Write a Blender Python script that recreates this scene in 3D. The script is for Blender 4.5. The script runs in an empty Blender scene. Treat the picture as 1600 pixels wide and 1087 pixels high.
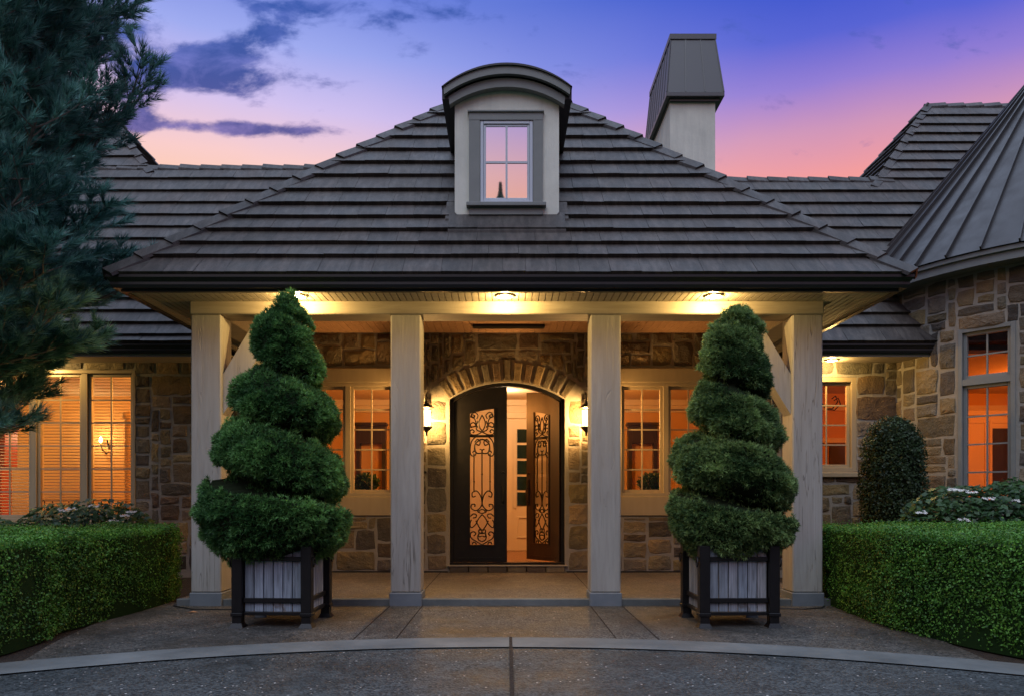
import bpy, math, random
import numpy as np
from mathutils import Vector, Matrix
random.seed(7); np.random.seed(7)
R = math.radians
sc = bpy.context.scene
# ------------------------------------------------------------------ camera
CH, F = 1.107, 1200.0
cd = bpy.data.cameras.new('camera'); cam = bpy.data.objects.new('camera', cd)
sc.collection.objects.link(cam); sc.camera = cam
cam.location = (0, 0, CH); cam.rotation_euler = (R(90), 0, 0)
cd.sensor_width = 36; cd.lens = 36*F/1600; cd.shift_x = 8/1600; cd.shift_y = (780-543.5)/1600
cd.clip_start = .05; cd.clip_end = 2000
# ------------------------------------------------------------------ world
W = bpy.data.worlds.new('World'); sc.world = W; W.use_nodes = True
wn, wl = W.node_tree.nodes, W.node_tree.links
wn.clear()
def lin(r, g, b):
    f = lambda c: (c/255/12.92) if c/255 <= .04045 else ((c/255+.055)/1.055)**2.4
    return (f(r), f(g), f(b), 1)
class NT:
    """small node helper"""
    def __init__(s, t): s.t = t; s.n = t.nodes; s.l = t.links
    def put(s, inp, v):
        if isinstance(v, bpy.types.NodeSocket): s.l.new(v, inp)
        elif v is not None: inp.default_value = v
    def m(s, op, a, b=None, c=None, clamp=False):
        x = s.n.new('ShaderNodeMath'); x.operation = op; x.use_clamp = clamp
        for i, v in enumerate((a, b, c)):
            if v is not None: s.put(x.inputs[i], v)
        return x.outputs[0]
    def ramp(s, v, pts, interp='LINEAR'):
        x = s.n.new('ShaderNodeValToRGB'); e = x.color_ramp.elements; x.color_ramp.interpolation = interp
        while len(e) < len(pts): e.new(.5)
        for k, (p, c) in enumerate(pts):
            e[k].position = p; e[k].color = c if not isinstance(c, (int, float)) else (c, c, c, 1)
        s.put(x.inputs[0], v); return x.outputs[0]
    def mix(s, f, a, b, mode='MIX'):
        x = s.n.new('ShaderNodeMix'); x.data_type = 'RGBA'; x.blend_type = mode; x.clamp_factor = True
        s.put(x.inputs[0], f); s.put(x.inputs[6], a); s.put(x.inputs[7], b); return x.outputs[2]
    def noise(s, vec, scale, detail=3, rough=.5, dist=0):
        x = s.n.new('ShaderNodeTexNoise'); s.put(x.inputs['Vector'], vec)
        x.inputs['Scale'].default_value = scale; x.inputs['Detail'].default_value = detail
        x.inputs['Roughness'].default_value = rough; x.inputs['Distortion'].default_value = dist
        return x.outputs[0]
    def voro(s, vec, scale, feat='F1', out='Distance', rnd=1):
        x = s.n.new('ShaderNodeTexVoronoi'); x.feature = feat; s.put(x.inputs['Vector'], vec)
        x.inputs['Scale'].default_value = scale; x.inputs['Randomness'].default_value = rnd
        return x.outputs[out]
    def obj(s, sx=1, sy=1, sz=1):
        t = s.n.new('ShaderNodeTexCoord'); mp = s.n.new('ShaderNodeMapping')
        mp.inputs['Scale'].default_value = (sx, sy, sz); s.l.new(t.outputs['Object'], mp.inputs[0]); return mp.outputs[0]
    def bump(s, h, st=.5, d=.01):
        x = s.n.new('ShaderNodeBump'); x.inputs['Strength'].default_value = st; x.inputs['Distance'].default_value = d
        s.put(x.inputs['Height'], h); return x.outputs[0]
    def attr(s, name, out='Color'):
        x = s.n.new('ShaderNodeAttribute'); x.attribute_name = name; return x.outputs[out]
    def sep(s, v):
        x = s.n.new('ShaderNodeSeparateXYZ'); s.put(x.inputs[0], v); return x.outputs
    def comb(s, a, b, c=0.0):
        x = s.n.new('ShaderNodeCombineXYZ'); s.put(x.inputs[0], a); s.put(x.inputs[1], b); s.put(x.inputs[2], c); return x.outputs[0]
w = NT(W.node_tree)
tc = wn.new('ShaderNodeTexCoord'); d = w.sep(tc.outputs['Generated'])
h = w.m('MAXIMUM', w.m('SQRT', w.m('ADD', w.m('MULTIPLY', d[0], d[0]), w.m('MULTIPLY', d[1], d[1]))), .02)
elev = w.m('DIVIDE', d[2], h); az = w.m('DIVIDE', d[0], h)
soft = w.m('MULTIPLY', w.m('SUBTRACT', w.noise(tc.outputs['Generated'], 3.5, 3), .5), .06)
e1 = w.m('ADD', elev, soft)
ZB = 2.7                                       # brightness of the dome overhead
def z(c, k): return (c[0]*k, c[1]*k, c[2]*k, 1)
low = lin(92, 114, 128)
left = w.ramp(e1, [(0, z(low, .45)), (.22, z(low, .8)), (.31, lin(255, 200, 150)), (.37, lin(255, 204, 172)), (.42, lin(250, 206, 204)),
                   (.49, lin(212, 196, 240)), (.57, lin(160, 172, 240)), (.68, lin(92, 122, 218)), (.85, lin(150, 172, 212)), (1, lin(168, 184, 212))])
right = w.ramp(e1, [(0, z(low, .45)), (.22, z(low, .8)), (.33, lin(252, 165, 145)), (.385, lin(244, 158, 158)), (.44, lin(208, 150, 186)),
                    (.50, lin(148, 126, 212)), (.56, lin(88, 100, 212)), (.64, lin(46, 80, 202)), (.85, lin(150, 172, 212)), (1, lin(168, 184, 212))])
side = w.n.new('ShaderNodeMapRange'); side.interpolation_type = 'SMOOTHSTEP'
side.inputs[1].default_value = -.32; side.inputs[2].default_value = .42; w.put(side.inputs[0], az)
sky = w.mix(side.outputs[0], left, right)
# clouds: a bank low in the north-west of the sky
dy = w.m('MAXIMUM', d[1], .05)
u = w.m('DIVIDE', d[0], dy); v = w.m('DIVIDE', d[2], dy)
uv = w.comb(u, w.m('MULTIPLY', v, 1.9)); n1 = w.noise(uv, 11, 9, .60, .2)
def blob(cx, cy, rx, ry, k, tilt=0.):
    cu, cv = (cx-792)/F, (780-cy)/F
    du = w.m('SUBTRACT', u, cu); dv = w.m('SUBTRACT', v, cv)
    dv = w.m('SUBTRACT', dv, w.m('MULTIPLY', du, tilt))
    q = w.m('ADD', w.m('POWER', w.m('DIVIDE', du, rx/F), 2.), w.m('POWER', w.m('DIVIDE', dv, ry/F), 2.))
    return w.m('MULTIPLY', w.m('EXPONENT', w.m('MULTIPLY', q, -1.)), k)
bl = None
for a in [(400, 72, 115, 36, .76, .40), (320, 112, 120, 40, .66, -.25), (235, 120, 85, 55, .52), (330, 200, 165, 14, .84, -.03), (470, 205, 110, 9, .30, -.05),
          (190, 175, 60, 40, .2), (590, 34, 110, 24, .40), (470, 8, 110, 14, .45), (760, 25, 70, 14, .3), (545, 18, 30, 16, .1), (900, 45, 60, 12, .10), (1085, 38, 60, 10, .09), (620, 258, 70, 6, .08), (60, 40, 160, 60, .32)]:
    b_ = blob(*a); bl = b_ if bl is None else w.m('ADD', bl, b_)
dens = w.m('ADD', w.m('MULTIPLY', w.m('SUBTRACT', n1, .5), 2.6), bl)
cl = w.n.new('ShaderNodeMapRange'); cl.interpolation_type = 'SMOOTHSTEP'; cl.inputs[1].default_value = .22; cl.inputs[2].default_value = .80
w.put(cl.inputs[0], dens)
ccol = w.ramp(v, [(.4, lin(92, 84, 140)), (.47, lin(74, 76, 148)), (.56, lin(44, 74, 152)), (.66, lin(52, 88, 172))])
n3 = w.noise(uv, 16, 6, .6, .4); ccol = w.mix(w.m('MULTIPLY', w.m('SUBTRACT', n3, .42, clamp=True), 3.2, clamp=True), ccol, w.ramp(v, [(.4, lin(178, 142, 182)), (.47, lin(140, 124, 190)), (.6, lin(92, 112, 196))]))
front = w.m('GREATER_THAN', d[1], .06)
sky = w.mix(w.m('MULTIPLY', w.m('MULTIPLY', cl.outputs[0], .93), front), sky, ccol)
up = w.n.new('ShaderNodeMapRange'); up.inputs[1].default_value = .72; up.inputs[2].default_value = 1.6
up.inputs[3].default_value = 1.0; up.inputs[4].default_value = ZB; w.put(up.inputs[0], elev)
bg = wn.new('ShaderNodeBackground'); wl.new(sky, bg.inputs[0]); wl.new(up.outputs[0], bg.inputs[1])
st = wn.new('ShaderNodeTexSky'); st.sky_type = 'NISHITA'; st.sun_disc = False; st.sun_elevation = R(2); st.sun_rotation = R(200)
bg2 = wn.new('ShaderNodeBackground'); wl.new(st.outputs[0], bg2.inputs[0]); bg2.inputs[1].default_value = .0008
ad = wn.new('ShaderNodeAddShader'); wl.new(bg.outputs[0], ad.inputs[0]); wl.new(bg2.outputs[0], ad.inputs[1])
wo = wn.new('ShaderNodeOutputWorld'); wl.new(ad.outputs[0], wo.inputs[0])
# added soft fill lamp above and behind the camera, brightens the house front
sd = bpy.data.lights.new('fill_sun', 'SUN'); sd.energy = .95; sd.angle = R(40); sd.color = (.86, .92, 1)
so = bpy.data.objects.new('fill_sun', sd); sc.collection.objects.link(so); so.rotation_euler = (R(38), 0, R(-12))
vs = sc.view_settings; vs.view_transform = 'Standard'; vs.look = 'None'; vs.exposure = 0; vs.gamma = 1
sc.cycles.use_denoising = True; sc.cycles.max_bounces = 6; sc.cycles.transparent_max_bounces = 24
sc.cycles.sample_clamp_indirect = 3; sc.cycles.caustics_reflective = False; sc.cycles.caustics_refractive = False

# ------------------------------------------------------------------ helpers
def P(x, y, Y): return Vector(((x-792)*Y/F, Y, CH+(780-y)*Y/F))
def bias_lerp(a, b, t): return a+(b-a)*t
class MB:
    """collects polygons, builds ONE mesh; tint = per-face colour of the material itself"""
    def __init__(s): s.v = []; s.f = []; s.c = []; s.mi = []; s.tint = (1, 1, 1); s.m = 0; s.X = None
    def add(s, vs_, fs, tint=None):
        o = len(s.v)
        if s.X is not None: vs_ = [s.X @ Vector(p) for p in vs_]
        s.v += [tuple(p) for p in vs_]
        for f in fs: s.f.append(tuple(i+o for i in f)); s.c.append(tint or s.tint); s.mi.append(s.m)
        return s
    def box(s, x0, x1, y0, y1, z0, z1, bev=0, tint=None):
        if bev <= 0:
            return s.add([(x0, y0, z0), (x1, y0, z0), (x1, y1, z0), (x0, y1, z0), (x0, y0, z1), (x1, y0, z1), (x1, y1, z1), (x0, y1, z1)],
                  [(0, 3, 2, 1), (4, 5, 6, 7), (0, 1, 5, 4), (1, 2, 6, 5), (2, 3, 7, 6), (3, 0, 4, 7)], tint)
        b = bev; pts = []
        for sx, X in ((0, x0), (1, x1)):
            for sy, Y in ((0, y0), (1, y1)):
                for sz, Z in ((0, z0), (1, z1)):
                    ix, iy, iz = (X+b, X-b)[sx], (Y+b, Y-b)[sy], (Z+b, Z-b)[sz]
                    pts += [(X, iy, iz), (ix, Y, iz), (ix, iy, Z)]
        q = lambda a, b_, c, k: (a*4+b_*2+c)*3+k
        fs = [(q(0,0,0,0), q(0,0,1,0), q(0,1,1,0), q(0,1,0,0)), (q(1,0,0,0), q(1,1,0,0), q(1,1,1,0), q(1,0,1,0)),
              (q(0,0,0,1), q(1,0,0,1), q(1,0,1,1), q(0,0,1,1)), (q(0,1,0,1), q(0,1,1,1), q(1,1,1,1), q(1,1,0,1)),
              (q(0,0,0,2), q(0,1,0,2), q(1,1,0,2), q(1,0,0,2)), (q(0,0,1,2), q(1,0,1,2), q(1,1,1,2), q(0,1,1,2))]
        for a in (0, 1):
            for c in (0, 1):
                fs += [(q(0,a,c,1), q(1,a,c,1), q(1,a,c,2), q(0,a,c,2)), (q(a,0,c,0), q(a,1,c,0), q(a,1,c,2), q(a,0,c,2)), (q(a,c,0,0), q(a,c,1,0), q(a,c,1,1), q(a,c,0,1))]
        for a in (0, 1):
            for b_ in (0, 1):
                for c in (0, 1): fs.append((q(a,b_,c,0), q(a,b_,c,1), q(a,b_,c,2)))
        return s.add(pts, fs, tint)
    def prism(s, poly, ax, a0, a1, tint=None):
        """poly of 2D points extruded along axis ax (0,1,2); the two other coordinates in x,y,z order"""
        n = len(poly)
        def mk(p, a):
            q = list(p); q.insert(ax, a); return q
        return s.add([mk(p, a0) for p in poly]+[mk(p, a1) for p in poly],
              [tuple(range(n)), tuple(range(2*n-1, n-1, -1))]+[(i, (i+1) % n, (i+1) % n+n, i+n) for i in range(n)], tint)
    def tube(s, pts, r, n=6, tint=None, cap=True):
        pts = [Vector(p) for p in pts]; m = len(pts); rr = r if hasattr(r, '__len__') else [r]*m
        vs_ = []; up_ = Vector((.13, .2, 1)).normalized(); t0 = (pts[1]-pts[0]).normalized()
        a = t0.cross(up_)
        if a.length < .1: a = t0.cross(Vector((1, 0, 0)))
        a.normalize()
        for i, p in enumerate(pts):
            t = (pts[min(i+1, m-1)]-pts[max(i-1, 0)])
            t = t.normalized() if t.length > 1e-9 else t0
            a = (a-t*a.dot(t))
            a = a.normalized() if a.length > 1e-6 else t.orthogonal().normalized()
            b = t.cross(a)
            for k in range(n):
                th = 2*math.pi*k/n; vs_.append(p+(a*math.cos(th)+b*math.sin(th))*rr[i])
        fs = [(i*n+k, i*n+(k+1) % n, (i+1)*n+(k+1) % n, (i+1)*n+k) for i in range(m-1) for k in range(n)]
        if cap: fs += [tuple(range(n-1, -1, -1)), tuple(range((m-1)*n, m*n))]
        return s.add(vs_, fs, tint)
    def lathe(s, prof, c=(0, 0, 0), n=20, tint=None, a0=0, a1=2*math.pi):
        full = abs(a1-a0-2*math.pi) < 1e-6; k = n if full else n+1
        vs_ = [(c[0]+r*math.cos(a0+(a1-a0)*j/n), c[1]+r*math.sin(a0+(a1-a0)*j/n), c[2]+zz) for (r, zz) in prof for j in range(k)]
        fs = [(i*k+j, i*k+(j+1) % k, (i+1)*k+(j+1) % k, (i+1)*k+j) for i in range(len(prof)-1) for j in range(n)]
        return s.add(vs_, fs, tint)
    def build(s, name, mat, parent=None, smooth=False):
        me = bpy.data.meshes.new(name); me.from_pydata(s.v, [], s.f); me.validate(); me.update()
        for mt in (mat if isinstance(mat, (list, tuple)) else [mat]): me.materials.append(mt)
        if len(me.polygons) == len(s.f):
            if any(s.mi): me.polygons.foreach_set('material_index', s.mi)
            ca = me.color_attributes.new('tint', 'FLOAT_COLOR', 'CORNER')
            cnt = np.array([len(f) for f in s.f]); col = np.repeat(np.array([(*c[:3], 1.) for c in s.c], dtype=np.float32), cnt, axis=0)
            ca.data.foreach_set('color', col.ravel())
        if smooth: me.polygons.foreach_set('use_smooth', [True]*len(me.polygons))
        o = bpy.data.objects.new(name, me); sc.collection.objects.link(o)
        if parent: o.parent = parent
        return o
def np_mesh(name, verts, nper, mat, tint=None, parent=None):
    """verts (N*nper,3): N separate polygons of nper corners"""
    N = len(verts)//nper; me = bpy.data.meshes.new(name)
    me.vertices.add(len(verts)); me.vertices.foreach_set('co', np.ascontiguousarray(verts, dtype=np.float32).ravel())
    me.loops.add(len(verts)); me.loops.foreach_set('vertex_index', np.arange(len(verts), dtype=np.int32))
    me.polygons.add(N); me.polygons.foreach_set('loop_start', np.arange(N, dtype=np.int32)*nper)
    me.update(calc_edges=True)
    if tint is not None:
        ca = me.color_attributes.new('tint', 'FLOAT_COLOR', 'CORNER')
        c = np.ones((N, 4), dtype=np.float32); c[:, :3] = tint
        ca.data.foreach_set('color', np.repeat(c, nper, axis=0).ravel())
    me.materials.append(mat)
    o = bpy.data.objects.new(name, me); sc.collection.objects.link(o)
    if parent: o.parent = parent
    return o
def empty(name, label=None, cat=None, loc=(0, 0, 0), group=None, kind=None):
    o = bpy.data.objects.new(name, None); sc.collection.objects.link(o); o.location = loc; o.empty_display_size = .1
    return tag(o, label, cat, group, kind)
def tag(o, label=None, cat=None, group=None, kind=None):
    if label: o['label'] = label
    if cat: o['category'] = cat
    if group: o['group'] = group
    if kind: o['kind'] = kind
    return o
def copy_tree(o, parent=None):
    c = o.copy(); sc.collection.objects.link(c)
    if parent: c.parent = parent
    for ch in list(o.children): copy_tree(ch, c)
    return c

# ------------------------------------------------------------------ materials
def mat(name, col=(.5, .5, .5), rough=.6, metal=0, spec=.5, fn=None):
    m = bpy.data.materials.new(name); m.use_nodes = True; n = NT(m.node_tree); b = m.node_tree.nodes['Principled BSDF']
    b.inputs['Base Color'].default_value = (*col, 1); b.inputs['Roughness'].default_value = rough
    b.inputs['Metallic'].default_value = metal; b.inputs['Specular IOR Level'].default_value = spec
    if fn: fn(n, b)
    return m
def rgb(c): return (*c, 1)
def f_stone(n, b):
    o = n.obj(); t = n.attr('tint')
    n1_ = n.noise(o, 9, 6, .65); n2_ = n.noise(o, 55, 4, .6); n3_ = n.noise(o, 2.6, 3)
    c = n.mix(n.m('MULTIPLY', n.m('SUBTRACT', n1_, .35, clamp=True), 1.8, clamp=True), n.mix(1, t, rgb((.62, .58, .55)), 'MULTIPLY'), t)
    c = n.mix(n.ramp(n3_, [(.45, 0), (.7, .55)]), c, n.mix(1, t, rgb((1.3, 1.06, .72)), 'MULTIPLY'))
    c = n.mix(n.ramp(n2_, [(.55, 0), (.8, .5)]), c, rgb((.07, .06, .055)))
    n.put(b.inputs['Base Color'], c)
    hgt = n.m('ADD', n.m('MULTIPLY', n1_, 1.), n.m('MULTIPLY', n2_, .3))
    n.put(b.inputs['Normal'], n.bump(hgt, 1., .05))
M = {}
M['stone'] = mat('limestone', rough=.85, spec=.25, fn=f_stone)
def f_mortar(n, b):
    o = n.obj(); a = n.noise(o, 6, 5, .6); c = n.noise(o, 90, 3)
    n.put(b.inputs['Base Color'], n.mix(a, rgb((.22, .205, .17)), rgb((.37, .345, .30))))
    n.put(b.inputs['Normal'], n.bump(n.m('ADD', c, n.noise(o, 25, 2)), .6, .01))
M['mortar'] = mat('mortar', rough=.95, spec=.1, fn=f_mortar)
def f_timber(n, b, base=(.41, .405, .38), dark=(.305, .295, .27)):
    o = n.obj(1, 1, .09); g = n.noise(o, 22, 5, .6, .6); g2 = n.noise(n.obj(1, 1, .35), 3.2, 3)
    crack = n.ramp(n.noise(n.obj(1, 1, .045), 15, 3, .5, .8), [(.5, 1), (.512, 0), (.524, 1)])
    c = n.mix(n.ramp(g, [(.3, 0), (.75, 1)]), rgb(dark), rgb(base)); c = n.mix(n.ramp(g2, [(.35, .5), (.65, 0)]), c, rgb(dark))
    part = n.ramp(n.noise(n.obj(1, 1, .5), 1.7, 2), [(.46, 0), (.56, .75)])
    c = n.mix(n.m('MULTIPLY', n.m('SUBTRACT', 1., crack), part), c, rgb((.10, .085, .07)))
    n.put(b.inputs['Base Color'], c); n.put(b.inputs['Normal'], n.bump(n.m('ADD', n.m('MULTIPLY', g, .5), crack), .5, .008))
M['timber'] = mat('painted_timber', rough=.7, spec=.3, fn=f_timber)
def f_htimber(n, b):
    o = n.obj(.09, 1, 1); g = n.noise(o, 22, 5, .6, .6)
    c = n.mix(n.ramp(g, [(.3, 0), (.75, 1)]), rgb((.30, .265, .21)), rgb((.42, .38, .31)))
    n.put(b.inputs['Base Color'], c); n.put(b.inputs['Normal'], n.bump(g, .35, .006))
M['beam'] = mat('painted_beam', rough=.65, spec=.3, fn=f_htimber)
M['ceilwood'] = mat('stained_ceiling_board', rough=.6, fn=lambda n, b: f_timber(n, b, (.55, .32, .19), (.40, .22, .12)))
def f_tile(n, b):
    t = n.attr('tint'); o = n.obj(); a = n.noise(o, 2.2, 5, .6); c = n.noise(n.obj(1, .25, .25), 16, 5, .65)
    g = n.noise(o, 130, 2)
    k = n.mix(n.ramp(a, [(.3, 0), (.75, 1)]), rgb((.023, .0165, .013)), rgb((.055, .042, .034)))
    st_ = n.noise(n.obj(1, .3, .3), 1.1, 6, .7); k = n.mix(n.ramp(st_, [(.42, 0), (.62, .75)]), k, rgb((.020, .015, .013)))
    k = n.mix(n.ramp(c, [(.42, 0), (.75, .6)]), k, rgb((.125, .103, .088)))
    n.put(b.inputs['Base Color'], n.mix(1, k, t, 'MULTIPLY'))
    n.put(b.inputs['Normal'], n.bump(n.m('ADD', n.m('MULTIPLY', c, 2.), g), .35, .008))
    n.put(b.inputs['Roughness'], n.ramp(a, [(.3, .5), (.8, .75)]))
M['tile'] = mat('concrete_roof_tile', rough=.6, spec=.5, fn=f_tile)
def f_tmetal(n, b):
    a = n.noise(n.obj(), 1.6, 4); n.put(b.inputs['Base Color'], n.mix(a, rgb((.034, .030, .030)), rgb((.060, .054, .053))))
    n.put(b.inputs['Roughness'], n.ramp(n.noise(n.obj(), 5, 4), [(.3, .33), (.7, .52)]))
M['metal'] = mat('bronze_standing_seam', rough=.42, metal=.35, fn=f_tmetal)
M['cowl'] = mat('grey_seam_metal', (.10, .10, .10), .45, .3)
M['gutter'] = mat('dark_gutter', (.016, .016, .016), .4, .1)
M['greytrim'] = mat('grey_painted_trim', rough=.6, fn=lambda n, b: n.put(b.inputs['Base Color'], n.mix(n.noise(n.obj(), 8, 4), rgb((.17, .18, .17)), rgb((.23, .24, .225)))))
def f_stucco(n, b):
    a = n.m('ADD', n.m('MULTIPLY', n.noise(n.obj(), 2.5, 5, .6), .5), n.m('MULTIPLY', n.noise(n.obj(1, 1, .12), 9, 5, .65), .5)); g = n.noise(n.obj(), 120, 3)
    n.put(b.inputs['Base Color'], n.mix(n.ramp(a, [(.3, 0), (.8, 1)]), rgb((.55, .55, .48)), rgb((.84, .83, .72))))
    n.put(b.inputs['Normal'], n.bump(n.m('ADD', g, n.noise(n.obj(), 22, 3)), .4, .006))
M['stucco'] = mat('pale_stucco', rough=.9, spec=.2, fn=f_stucco)
M['winframe'] = mat('lamplit_cream_paint', rough=.45, fn=lambda n, b: n.put(b.inputs['Base Color'], n.mix(n.noise(n.obj(1, 1, .2), 14, 4), rgb((.33, .265, .165)), rgb((.41, .33, .215)))))  # golden-tan carries the lantern glow in its colour; the paint itself is cream
M['bluewhite'] = mat('white_window_paint', (.52, .56, .62), .4)
M['iron'] = mat('black_iron', rough=.42, metal=.5, fn=lambda n, b: (n.put(b.inputs['Base Color'], n.mix(n.noise(n.obj(), 12, 4), rgb((.007, .007, .008)), rgb((.017, .016, .016)))), n.put(b.inputs['Normal'], n.bump(n.noise(n.obj(), 60, 3), .2, .003))))
M['doorbrown'] = mat('dark_door_bronze', rough=.4, metal=.25, fn=lambda n, b: n.put(b.inputs['Base Color'], n.mix(n.noise(n.obj(1, 1, .1), 14, 4), rgb((.022, .017, .014)), rgb((.045, .032, .024)))))
def glass(name, refl=.08, tint=(1, 1, 1), rough=.0, diff=0, dcol=(.8, .7, .5)):
    m = bpy.data.materials.new(name); m.use_nodes = True; t = m.node_tree; n = NT(t); t.nodes.clear()
    out = t.nodes.new('ShaderNodeOutputMaterial'); tr = t.nodes.new('ShaderNodeBsdfTransparent'); gl = t.nodes.new('ShaderNodeBsdfGlossy')
    tr.inputs[0].default_value = (*tint, 1); gl.inputs['Roughness'].default_value = rough
    mx = t.nodes.new('ShaderNodeMixShader'); mx.inputs[0].default_value = refl
    a = tr.outputs[0]
    if diff:
        df = t.nodes.new('ShaderNodeBsdfTranslucent'); df.inputs[0].default_value = (*dcol, 1)
        m2 = t.nodes.new('ShaderNodeMixShader'); m2.inputs[0].default_value = diff; t.links.new(a, m2.inputs[1]); t.links.new(df.outputs[0], m2.inputs[2]); a = m2.outputs[0]
    t.links.new(a, mx.inputs[1]); t.links.new(gl.outputs[0], mx.inputs[2]); t.links.new(mx.outputs[0], out.inputs[0])
    return m
M['glass'] = glass('window_glass', .03)
M['obscure'] = glass('seeded_door_glass', .06, (.80, .78, .72), .1, .5, (.50, .46, .38))
M['mirror'] = mat('dark_reflecting_glass', (.8, .78, .78), .02, 1.0)
def emis(name, col, s):
    m = bpy.data.materials.new(name); m.use_nodes = True; t = m.node_tree; t.nodes.clear()
    e = t.nodes.new('ShaderNodeEmission'); e.inputs[0].default_value = (*col, 1); e.inputs[1].default_value = s
    o = t.nodes.new('ShaderNodeOutputMaterial'); t.links.new(e.outputs[0], o.inputs[0]); return m
M['bulb'] = emis('warm_lamp', (1, .78, .42), 30)
M['wall_in'] = mat('ochre_plaster', (.62, .36, .13), .8)
M['cream_in'] = mat('cream_plaster', rough=.8, fn=lambda n, b: n.put(b.inputs['Base Color'], n.mix(n.noise(n.obj(), 1.5, 3), rgb((.62, .50, .32)), rgb((.72, .60, .42)))))
M['white_in'] = mat('white_joinery', (.68, .6, .46), .5)
M['slat'] = mat('blind_slat', (.22, .12, .05), .6)
M['dark_in'] = mat('dark_wood', (.03, .018, .012), .4)
def f_floor(n, b):
    g = n.noise(n.obj(1, .12, 1), 14, 3); n.put(b.inputs['Base Color'], n.mix(g, rgb((.14, .05, .018)), rgb((.34, .14, .05))))
M['floor_in'] = mat('herringbone_floor', rough=.25, fn=f_floor)
M['redwood'] = mat('red_cherry_wood', (.42, .07, .02), .35)
M['brass'] = mat('brass', (.5, .32, .1), .3, .9)
def agg(name, c1, c2, fl, sc_=90, stain=.5):
    def fn(n, b):
        o = n.obj(); cell = n.voro(o, sc_, out='Color'); r_ = n.sep(cell)
        big = n.noise(o, .9, 5, .6); med = n.noise(o, 6, 5, .65)
        c = n.mix(n.ramp(r_[0], [(.2, 0), (.9, 1)]), rgb(c1), rgb(c2)); c = n.mix(n.ramp(big, [(.35, stain), (.65, 0)]), c, rgb(tuple(x*.45 for x in c1)))
        c = n.mix(n.ramp(med, [(.5, 0), (.75, .4)]), c, rgb(tuple(x*1.3 for x in c2)))
        fleck = n.voro(o, 27); rv = n.sep(n.voro(o, 27, out='Color'))
        k = n.m('MULTIPLY', n.m('LESS_THAN', fleck, n.m('MULTIPLY', rv[2], .21)), n.m('GREATER_THAN', rv[1], .78))
        c = n.mix(n.m('MULTIPLY', k, n.m('ADD', n.m('MULTIPLY', rv[0], .7), .2)), c, rgb(fl))
        n.put(b.inputs['Base Color'], c)
        n.put(b.inputs['Normal'], n.bump(n.m('ADD', n.voro(o, sc_), n.m('MULTIPLY', med, 1.2)), .7, .008))
        n.put(b.inputs['Roughness'], n.ramp(big, [(.35, .5), (.65, .8)]))
    return mat(name, rough=.75, spec=.4, fn=fn)
M['drive'] = agg('exposed_aggregate', (.011, .015, .017), (.086, .102, .106), (.6, .57, .53), 70, .6)
M['apron'] = agg('pink_aggregate', (.026, .025, .022), (.135, .125, .11), (.7, .62, .55), 75, .75)
M['porch'] = agg('porch_aggregate', (.06, .05, .038), (.20, .165, .12), (.5, .42, .35), 80, .3)
def f_conc(n, b):
    o = n.obj(); a = n.noise(o, 1.6, 6, .65); c = n.noise(o, 40, 3)
    n.put(b.inputs['Base Color'], n.mix(n.ramp(a, [(.3, 0), (.7, 1)]), rgb((.075, .085, .087)), rgb((.165, .178, .175))))
    n.put(b.inputs['Normal'], n.bump(c, .3, .005))
M['conc'] = mat('smooth_concrete', rough=.8, spec=.3, fn=f_conc)
M['plinth'] = mat('painted_plinth', rough=.7, fn=lambda n, b: n.put(b.inputs['Base Color'], n.mix(n.noise(n.obj(), 7, 5), rgb((.10, .125, .15)), rgb((.19, .215, .24)))))
def f_mulch(n, b):
    o = n.obj(); a = n.noise(o, 35, 5, .7); n.put(b.inputs['Base Color'], n.mix(n.ramp(a, [(.35, 0), (.7, 1)]), rgb((.010, .007, .005)), rgb((.045, .03, .02))))
    n.put(b.inputs['Normal'], n.bump(a, 1, .04))
M['mulch'] = mat('bark_mulch', rough=.95, fn=f_mulch)
M['soil'] = M['mulch']
def f_grass(n, b):
    n.put(b.inputs['Base Color'], n.mix(n.noise(n.obj(), 3, 6), rgb((.015, .035, .01)), rgb((.03, .07, .02))))
M['grass'] = mat('lawn', rough=.9, fn=f_grass)
def leafmat(name, c1, c2, rough=.5, trans=.25):
    def fn(n, b):
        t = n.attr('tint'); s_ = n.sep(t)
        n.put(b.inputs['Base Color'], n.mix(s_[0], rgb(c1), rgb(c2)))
    m = mat(name, rough=rough, spec=.35, fn=fn); nt = m.node_tree; b = nt.nodes['Principled BSDF']
    tl = nt.nodes.new('ShaderNodeBsdfTranslucent'); mx = nt.nodes.new('ShaderNodeMixShader'); mx.inputs[0].default_value = trans
    nt.links.new(b.inputs['Base Color'].links[0].from_socket, tl.inputs[0])
    nt.links.new(b.outputs[0], mx.inputs[1]); nt.links.new(tl.outputs[0], mx.inputs[2]); nt.links.new(mx.outputs[0], nt.nodes['Material Output'].inputs[0])
    return m
M['box'] = leafmat('boxwood_leaf', (.028, .095, .014), (.135, .38, .048))
M['spruce'] = leafmat('dwarf_spruce_needle', (.026, .095, .026), (.20, .44, .12))
M['spruce_grey'] = leafmat('grey_spruce_needle', (.040, .10, .032), (.31, .46, .15))
M['pine'] = leafmat('pine_needle', (.032, .12, .105), (.24, .52, .44))
M['yew'] = leafmat('yew_needle', (.012, .028, .011), (.05, .095, .034))
M['hyd'] = leafmat('hydrangea_leaf', (.018, .055, .018), (.065, .145, .045), .4)
M['flower'] = mat('white_petal', (.75, .75, .7), .6)
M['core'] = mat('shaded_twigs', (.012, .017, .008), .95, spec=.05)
M['boxcore'] = mat('inner_boxwood', (.014, .034, .010), .95, spec=.05)
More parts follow.
